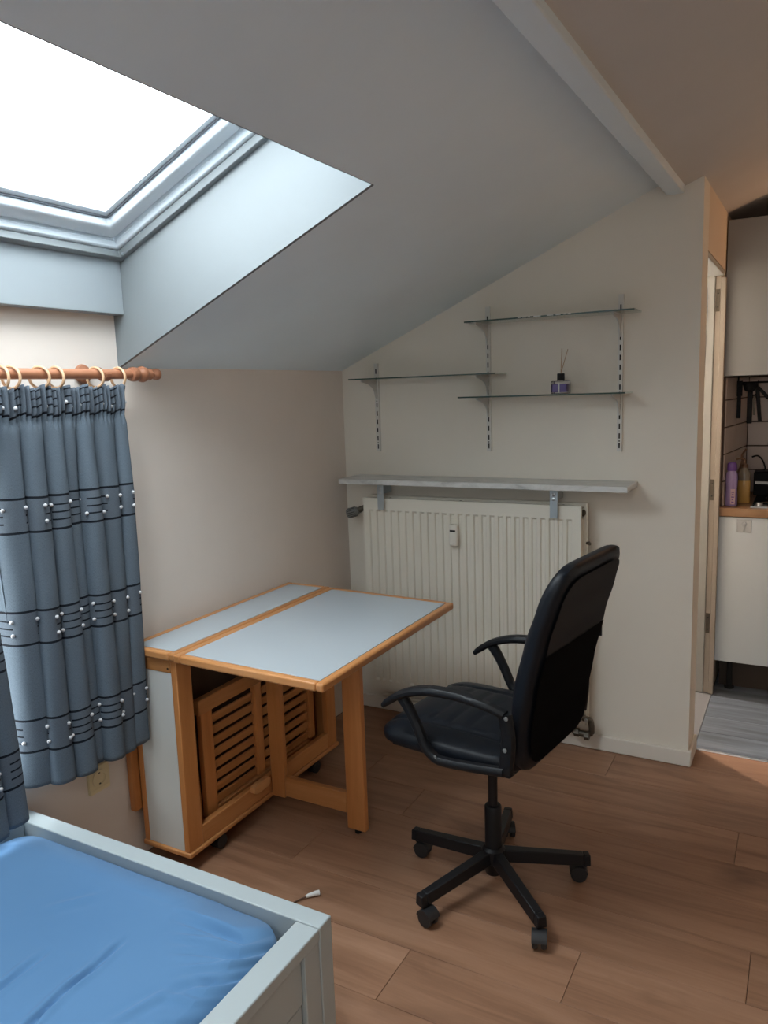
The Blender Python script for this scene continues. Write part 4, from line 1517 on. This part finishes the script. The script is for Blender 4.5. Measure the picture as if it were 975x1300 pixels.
G = [(-1.806, -1.116, 1.591, (-1.747, -1.203), 'lower left glass shelf'), (-1.247, -0.578, 1.800, (-1.203, -0.657), 'top glass shelf'),
     (-1.281, -0.607, 1.4985, (-1.203, -0.657), 'lower right glass shelf')]
GT = 0.006
first_br = None
names = {(0, 0): 'left bracket carrying the lower left glass shelf', (0, 1): 'right bracket carrying the lower left glass shelf', (1, 0): 'left bracket carrying the topmost glass shelf',
         (1, 1): 'right bracket carrying the topmost glass shelf', (2, 0): 'left bracket beneath the shelf with the diffuser', (2, 1): 'right bracket beneath the shelf with the diffuser'}
glabels = ['clear glass shelf at left, empty, its end overlapping the middle rail', 'topmost clear glass shelf with chipped front edge, empty', 'clear glass shelf that carries the purple reed diffuser']
for gi, (x0, x1, z, rails, nm) in enumerate(G):
    y0, y1 = 2.968, YB - 0.022
    g = thing('glass_shelf', glabels[gi], 'shelf', ((x0 + x1) / 2, y1, z), 0, 'glass shelves over the radiator')
    obj('pane', bx(x0, x1, y0 + 0.0015, y1, z, z + GT), M['shelf_glass'], g, smooth=0)
    obj('front_edge', bx(x0, x1, y0, y0 + 0.0012, z + 0.0003, z + GT - 0.0003), M['shelf_edge'], g, smooth=0)
    if gi == 1:
        chp = nb()
        xx = -1.02
        while xx < -0.80:
            l_ = random.uniform(0.006, 0.03)
            box(chp, xx, xx + l_, y0 - 0.0006, y0 - 0.0001, z + 0.0025, z + GT + 0.0004)
            xx += l_ + random.uniform(0.004, 0.03)
        obj('chipped_edge', chp, M['white_plastic'], g, smooth=0)
    for ri, xr in enumerate(rails):
        loc = (xr, YR - 0.0005, z - 0.0005)
        if first_br is None:
            first_br = thing('shelf_bracket', names[(gi, ri)], 'shelf bracket', loc, 0, 'grey brackets hooked into the rails')
            obj('arm', bracket_mesh(), M['bracket'], first_br, local=True)
        else:
            dup(first_br, loc, 0, names[(gi, ri)])

# reed diffuser
DX, DY, DZ = -0.869, 3.040, 1.4985 + GT
rd = thing('reed_diffuser', 'square glass diffuser bottle of purple oil with two reeds', 'diffuser', (DX, DY, DZ))
obj('oil', bx(DX - 0.0285, DX + 0.0285, DY - 0.021, DY + 0.021, DZ + 0.006, DZ + 0.038), M['lavender'], rd, bevel=0.002)
b = nb()
box(b, DX - 0.033, DX + 0.033, DY - 0.025, DY + 0.025, DZ + 0.0006, DZ + 0.050)
obj('bottle', b, M['bottle_glass'], rd, bevel=0.004)
obj('shoulder', lathe(nb(), [(0.014, 0.0505), (0.014, 0.052)], (DX, DY, DZ), 'Z', 20), M['bottle_glass'], rd)
obj('collar', lathe(nb(), [(0.0145, 0.052), (0.0145, 0.078), (0.0125, 0.0795), (0.006, 0.0795)], (DX, DY, DZ), 'Z', 24), M['slot'], rd)
obj('front_strip', bx(DX - 0.002, DX + 0.002, DY - 0.0262, DY - 0.0252, DZ + 0.006, DZ + 0.042), M['white_plastic'], rd)
for dx, dy, h in ((0.004, 0.0, 0.175), (0.026, 0.006, 0.172)):
    obj('reed', tube(nb(), [(DX, DY, DZ + 0.079), (DX + dx, DY + dy, DZ + h)], 0.0016, 8), M['reed'], rd)

# ------------------------------------------------------------------ kitchen
KX1 = 1.2
KF = 3.982
uc = thing('wall_cabinet', 'cream kitchen wall cabinet above the tiles', 'cabinet', (0.4, 4.15, 1.554))
obj('body', bx(-0.355, 0.82, KF + 0.019, 4.30, 1.556, 2.249), M['dark_side'], uc)
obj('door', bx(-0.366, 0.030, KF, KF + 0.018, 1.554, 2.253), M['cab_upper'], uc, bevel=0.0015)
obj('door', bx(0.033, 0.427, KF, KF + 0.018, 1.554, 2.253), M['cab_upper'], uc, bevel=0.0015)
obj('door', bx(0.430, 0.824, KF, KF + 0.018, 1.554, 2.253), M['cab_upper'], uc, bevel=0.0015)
bc = thing('base_cabinet', 'white kitchen base cabinet over a dark board that stands in for shade', 'cabinet', (0.4, 4.28, 0))
obj('body', bx(-0.352, KX1, KF + 0.019, YK - 0.012, 0.166, 0.890), M['cab_white'], bc)
obj('door', bx(-0.364, 0.232, KF, KF + 0.018, 0.165, 0.887), M['cab_white'], bc, bevel=0.0015)
obj('door', bx(0.235, 0.832, KF, KF + 0.018, 0.165, 0.887), M['cab_white'], bc, bevel=0.0015)
obj('shade_board', bx(-0.350, KX1, 4.10, 4.115, 0.0015, 0.150), M['dark_side'], bc)  # dark board added to deepen the shade under the cabinet
for x in (-0.30, 0.20, 0.78):
    for y in (4.07, 4.50):
        obj('leg', lathe(nb(), [(0.024, 0.002), (0.024, 0.010), (0.013, 0.016), (0.013, 0.150), (0.022, 0.156), (0.022, 0.165)], (x, y, 0), 'Z', 14), M['slot'], bc)
tag(obj('worktop', bx(-0.368, KX1, KF - 0.014, YK - 0.011, 0.8915, 0.932), M['worktop'], bevel=0.003), 'brown oak look kitchen worktop', 'worktop')
ah = thing('adhesive_hook', 'clear square adhesive hook on the white base cabinet door', 'hook', (-0.252, KF, 0.845))
obj('plate', bx(-0.284, -0.220, KF - 0.0028, KF - 0.0004, 0.815, 0.877), M['hook_clear'], ah, bevel=0.004)
b = tube(nb(), spline([(-0.252, KF - 0.003, 0.858), (-0.252, KF - 0.008, 0.852), (-0.252, KF - 0.008, 0.832), (-0.252, KF - 0.016, 0.824), (-0.252, KF - 0.024, 0.830), (-0.252, KF - 0.024, 0.836)], 5), 0.002, 8)
obj('hook', b, M['steel'], ah)
obj('pivot', lathe(nb(), [(0.011, 0), (0.010, -0.003), (0, -0.004)], (-0.252, KF - 0.0028, 0.856), 'Y', 14), M['steel'], ah)

# wall tiles: end wall and the slanting strip at the left
wk = bpy.data.objects['wall_kitchen']
P0, P1 = Vector((-0.357, 4.0)), Vector((-0.300, YK - 0.012))
b = nb()
hexa(b, [(XS + 0.0005, 4.0, 0.934), (P0.x, P0.y, 0.934), (P1.x, P1.y, 0.934), (XS + 0.0005, P1.y, 0.934),
         (XS + 0.0005, 4.0, 1.550), (P0.x, P0.y, 1.550), (P1.x, P1.y, 1.550), (XS + 0.0005, P1.y, 1.550)])
kl = structure('wall_kitchen_left', b, M['grout'], 'narrow beige tiled wall left of the worktop')
z = 0.934
TH_ = 0.129
zj = [0.934, 1.055, 1.184, 1.313, 1.442, 1.549]
dirv = (P1 - P0).normalized()
nv = Vector((dirv.y, -dirv.x))
Lp = (P1 - P0).length
for za, zb in zip(zj, zj[1:]):
    x = -0.292
    while x < KX1:
        xe = min(x + 0.40, KX1)
        obj('tile', bx(x + 0.0015, xe - 0.0015, YK - 0.008, YK - 0.0005, za + 0.003, zb - 0.003), M['tile'], wk, bevel=0.0015, seg=1)
        x = xe
    for u0, u1 in ((0.004, 0.27), (0.274, Lp - 0.004)):
        A, B2 = P0 + dirv * u0, P0 + dirv * u1
        q = [A + nv * 0.0003, B2 + nv * 0.0003, B2 + nv * 0.007, A + nv * 0.007]
        obj('tile', hexa(nb(), [(p.x, p.y, za + 0.003) for p in q] + [(p.x, p.y, zb - 0.003) for p in q]), M['tile'], kl, bevel=0.0015, seg=1)

# things on the worktop
WZ = 0.9325
hb = thing('hob', 'black glass hob set in the worktop', 'hob', (0.05, 4.25, WZ))
obj('glass_top', bx(-0.228, 0.35, 4.01, 4.42, WZ, WZ + 0.006), M['hob'], hb, bevel=0.002)
obj('rim', bx(-0.231, 0.353, 4.007, 4.0095, WZ, WZ + 0.007), M['steel'], hb)
b = nb()
for x, y, r_ in ((-0.12, 4.12, 0.075), (-0.12, 4.32, 0.06), (0.18, 4.12, 0.06), (0.18, 4.32, 0.075)):
    tk = torus(nb(), r_, 0.0012, 36, 6)
    tk.transform(Matrix.Translation((x, y, WZ + 0.0062)) @ Matrix.Rotation(PI / 2, 4, 'X'))
    me_ = bpy.data.meshes.new('tmp')
    tk.to_mesh(me_)
    tk.free()
    b.from_mesh(me_)
    bpy.data.meshes.remove(me_)
obj('heating_ring', b, M['steel'], hb)
kn = lathe(nb(), [(0.016, 0), (0.015, 0.014), (0.0, 0.016)], (-0.195, 4.045, WZ + 0.0061), 'Z', 16)
obj('control_knob', kn, M['steel'], hb)

ap = thing('kitchen_appliance', 'low black box appliance with pale strip behind the hob', 'appliance', (-0.13, 4.50, WZ))
obj('case', bx(-0.245, 0.03, 4.435, 4.54, WZ + 0.001, WZ + 0.125), M['utensil'], ap, bevel=0.006)
obj('pale_strip', bx(-0.238, -0.165, 4.4325, 4.4348, WZ + 0.062, WZ + 0.076), M['white_plastic'], ap)

bo = thing('detergent_bottle', 'lilac detergent bottle with purple cap at the worktop edge', 'bottle', (-0.318, 4.035, WZ))


def flat_lathe(prof, loc, sx=1.0, sy=0.62, seg=20):
    b_ = lathe(nb(), prof, (0, 0, 0), 'Z', seg)
    b_.transform(Matrix.Translation(loc) @ Matrix.Diagonal((sx, sy, 1, 1)))
    return b_


L0 = (-0.318, 4.035, WZ)
obj('body', flat_lathe([(0.024, 0.0005), (0.028, 0.006), (0.028, 0.05), (0.025, 0.085), (0.0275, 0.13), (0.026, 0.158), (0.018, 0.172)], L0), M['purple_soap'], bo, smooth=50)
obj('cap', flat_lathe([(0.0195, 0.1725), (0.0225, 0.176), (0.0215, 0.205), (0.014, 0.213), (0, 0.214)], L0), M['purple_cap'], bo, smooth=50)
obj('label', bx(L0[0] - 0.002, L0[0] + 0.018, L0[1] - 0.0192, L0[1] - 0.0176, WZ + 0.012, WZ + 0.085), M['label_pink'], bo)
b = nb()
for i, wdt in enumerate((0.012, 0.009, 0.013, 0.008, 0.011)):
    box(b, L0[0] + 0.008 - wdt / 2, L0[0] + 0.008 + wdt / 2, L0[1] - 0.0196, L0[1] - 0.0193, WZ + 0.068 - i * 0.012, WZ + 0.073 - i * 0.012)
obj('label_print', b, M['purple_cap'], bo, smooth=0)

sd = thing('soap_bottle', 'amber dish soap bottle with bent pump behind the detergent', 'bottle', (-0.275, 4.16, WZ))
L1 = (-0.272, 4.16, WZ)
obj('body', flat_lathe([(0.026, 0.0005), (0.029, 0.006), (0.029, 0.105), (0.027, 0.112)], L1, 1, 0.8), M['amber'], sd, smooth=50)
obj('upper_body', flat_lathe([(0.0268, 0.1122), (0.027, 0.15), (0.016, 0.170), (0.013, 0.176)], L1, 1, 0.8), M['clear_plastic'], sd, smooth=50)
obj('pump_collar', lathe(nb(), [(0.015, 0.1765), (0.015, 0.192), (0.006, 0.194), (0.006, 0.215)], L1, 'Z', 16), M['brown_plastic'], sd)
obj('nozzle', tube(nb(), spline([(L1[0], L1[1], WZ + 0.214), (L1[0] - 0.014, L1[1] - 0.006, WZ + 0.222), (L1[0] - 0.04, L1[1] - 0.012, WZ + 0.216)], 5), 0.0045, 8), M['brown_plastic'], sd)

sb_ = thing('sponge_holder', 'brown plastic bottle half hidden behind the lilac detergent', 'bottle', (-0.292, 4.30, WZ))
L2 = (-0.292, 4.30, WZ)
obj('body', flat_lathe([(0.026, 0.0005), (0.028, 0.01), (0.027, 0.14), (0.012, 0.175), (0.010, 0.195)], L2, 0.8, 0.8), M['brown_plastic'], sb_, smooth=50)
obj('spout', tube(nb(), spline([(L2[0], L2[1], WZ + 0.195), (L2[0] - 0.002, L2[1], WZ + 0.225), (L2[0] + 0.016, L2[1], WZ + 0.255)], 5), [0.006] * 5 + [0.005] * 6, 8), M['brown_plastic'], sb_)
sb_.name = 'brown_bottle'

hose = tube(nb(), spline([(-0.262, 4.52, 1.128), (-0.235, 4.515, 1.135), (-0.212, 4.51, 1.115), (-0.196, 4.50, 1.075), (-0.20, 4.50, 1.061)], 7), 0.0042, 8)
tag(obj('power_cable', hose, M['slot']), 'black cable arching down to the black appliance', 'cable')

# utensils hanging under the wall cabinet
ur = thing('utensil_rail', 'short dark hanging rail fixed under the wall cabinet', 'rail', (-0.27, 4.30, 1.54))
b = nb()
tube(b, [(-0.335, 4.25, 1.520), (-0.10, 4.25, 1.520)], 0.005, 8)
obj('bar', b, M['utensil'], ur)
for x in (-0.32, -0.12):
    obj('post', tube(nb(), [(x, 4.25, 1.520), (x, 4.25, 1.5555)], 0.004, 8), M['utensil'], ur)


def utensil(name, label, cat, x, parts):
    r = thing(name, label, cat, (x, 4.25, 1.52), 0, 'black utensils hanging under the cabinet')
    for nm, bm_, m_ in parts:
        bm_.transform(Matrix.Translation((x, 4.25, 1.52)))
        obj(nm, bm_, m_, r, bevel=0.0015, seg=1)
    return r


def hookb():
    return tube(nb(), spline([(0, 0.006, 0.004), (0, 0, 0.008), (0, -0.007, 0.0), (0, -0.006, -0.02)], 4), 0.002, 6)


utensil('spatula', 'black slotted turner, leftmost of the hanging utensils', 'utensil', -0.314, [
    ('hook', hookb(), M['utensil']), ('handle', bx(-0.009, 0.009, -0.010, -0.002, -0.175, -0.015), M['utensil']), ('blade', bx(-0.014, 0.014, -0.008, -0.004, -0.065, 0.010), M['utensil'])])
utensil('ladle', 'black ladle hanging with its long handle down', 'utensil', -0.264, [
    ('hook', hookb(), M['utensil']), ('handle', bx(-0.013, 0.011, -0.016, -0.005, -0.200, -0.010), M['utensil']),
    ('bowl', lathe(nb(), [(0.0, -0.060), (0.024, -0.050), (0.034, -0.018), (0.032, -0.016), (0.020, -0.042), (0.0, -0.050)], (0.0, -0.050, 0.012), 'Z', 18), M['utensil'])])
utensil('kitchen_scissors', 'black handled scissors among the hanging utensils', 'scissors', -0.250, [
    ('blade', bx(-0.014, -0.004, -0.012, -0.009, -0.165, -0.06), M['brass']), ('blade', bx(0.0, 0.010, -0.008, -0.005, -0.16, -0.06), M['brass']),
    ('handle', tube(nb(), [(0.022 * math.cos(t), -0.009, -0.035 + 0.028 * math.sin(t)) for t in [2 * PI * i / 16 for i in range(17)]], 0.0045, 8), M['utensil'])])
utensil('tongs', 'black tongs hanging slanted at the right of the utensils', 'utensil', -0.232, [
    ('hook', hookb(), M['utensil']),
    ('arm', hexa(nb(), [(-0.012, -0.016, -0.02), (0.006, -0.016, -0.02), (0.006, -0.008, -0.02), (-0.012, -0.008, -0.02), (0.006, -0.016, -0.19), (0.024, -0.016, -0.19), (0.024, -0.008, -0.19), (0.006, -0.008, -0.19)]), M['utensil']),
    ('arm', hexa(nb(), [(-0.010, -0.007, -0.02), (0.008, -0.007, -0.02), (0.008, -0.001, -0.02), (-0.010, -0.001, -0.02), (0.042, -0.007, -0.085), (0.058, -0.007, -0.075), (0.058, -0.001, -0.075), (0.042, -0.001, -0.085)]), M['utensil'])])

# cable end lying on the floor by the bed
fc_ = thing('floor_cable', 'thin brown cable with white tip on the floor beside the bed', 'cable', (-1.3, 1.76, 0))
obj('cord', tube(nb(), spline([(-1.30, 1.33, 0.003), (-1.325, 1.50, 0.003), (-1.33, 1.64, 0.003), (-1.318, 1.715, 0.004), (-1.296, 1.757, 0.007)], 6), 0.0024, 8), M['red_brown'], fc_)
obj('plug_tip', tube(nb(), [(-1.296, 1.757, 0.007), (-1.291, 1.764, 0.0085), (-1.276, 1.782, 0.009), (-1.268, 1.790, 0.009)], [0.0045, 0.006, 0.008, 0.0085], 10), M['white_plastic'], fc_)
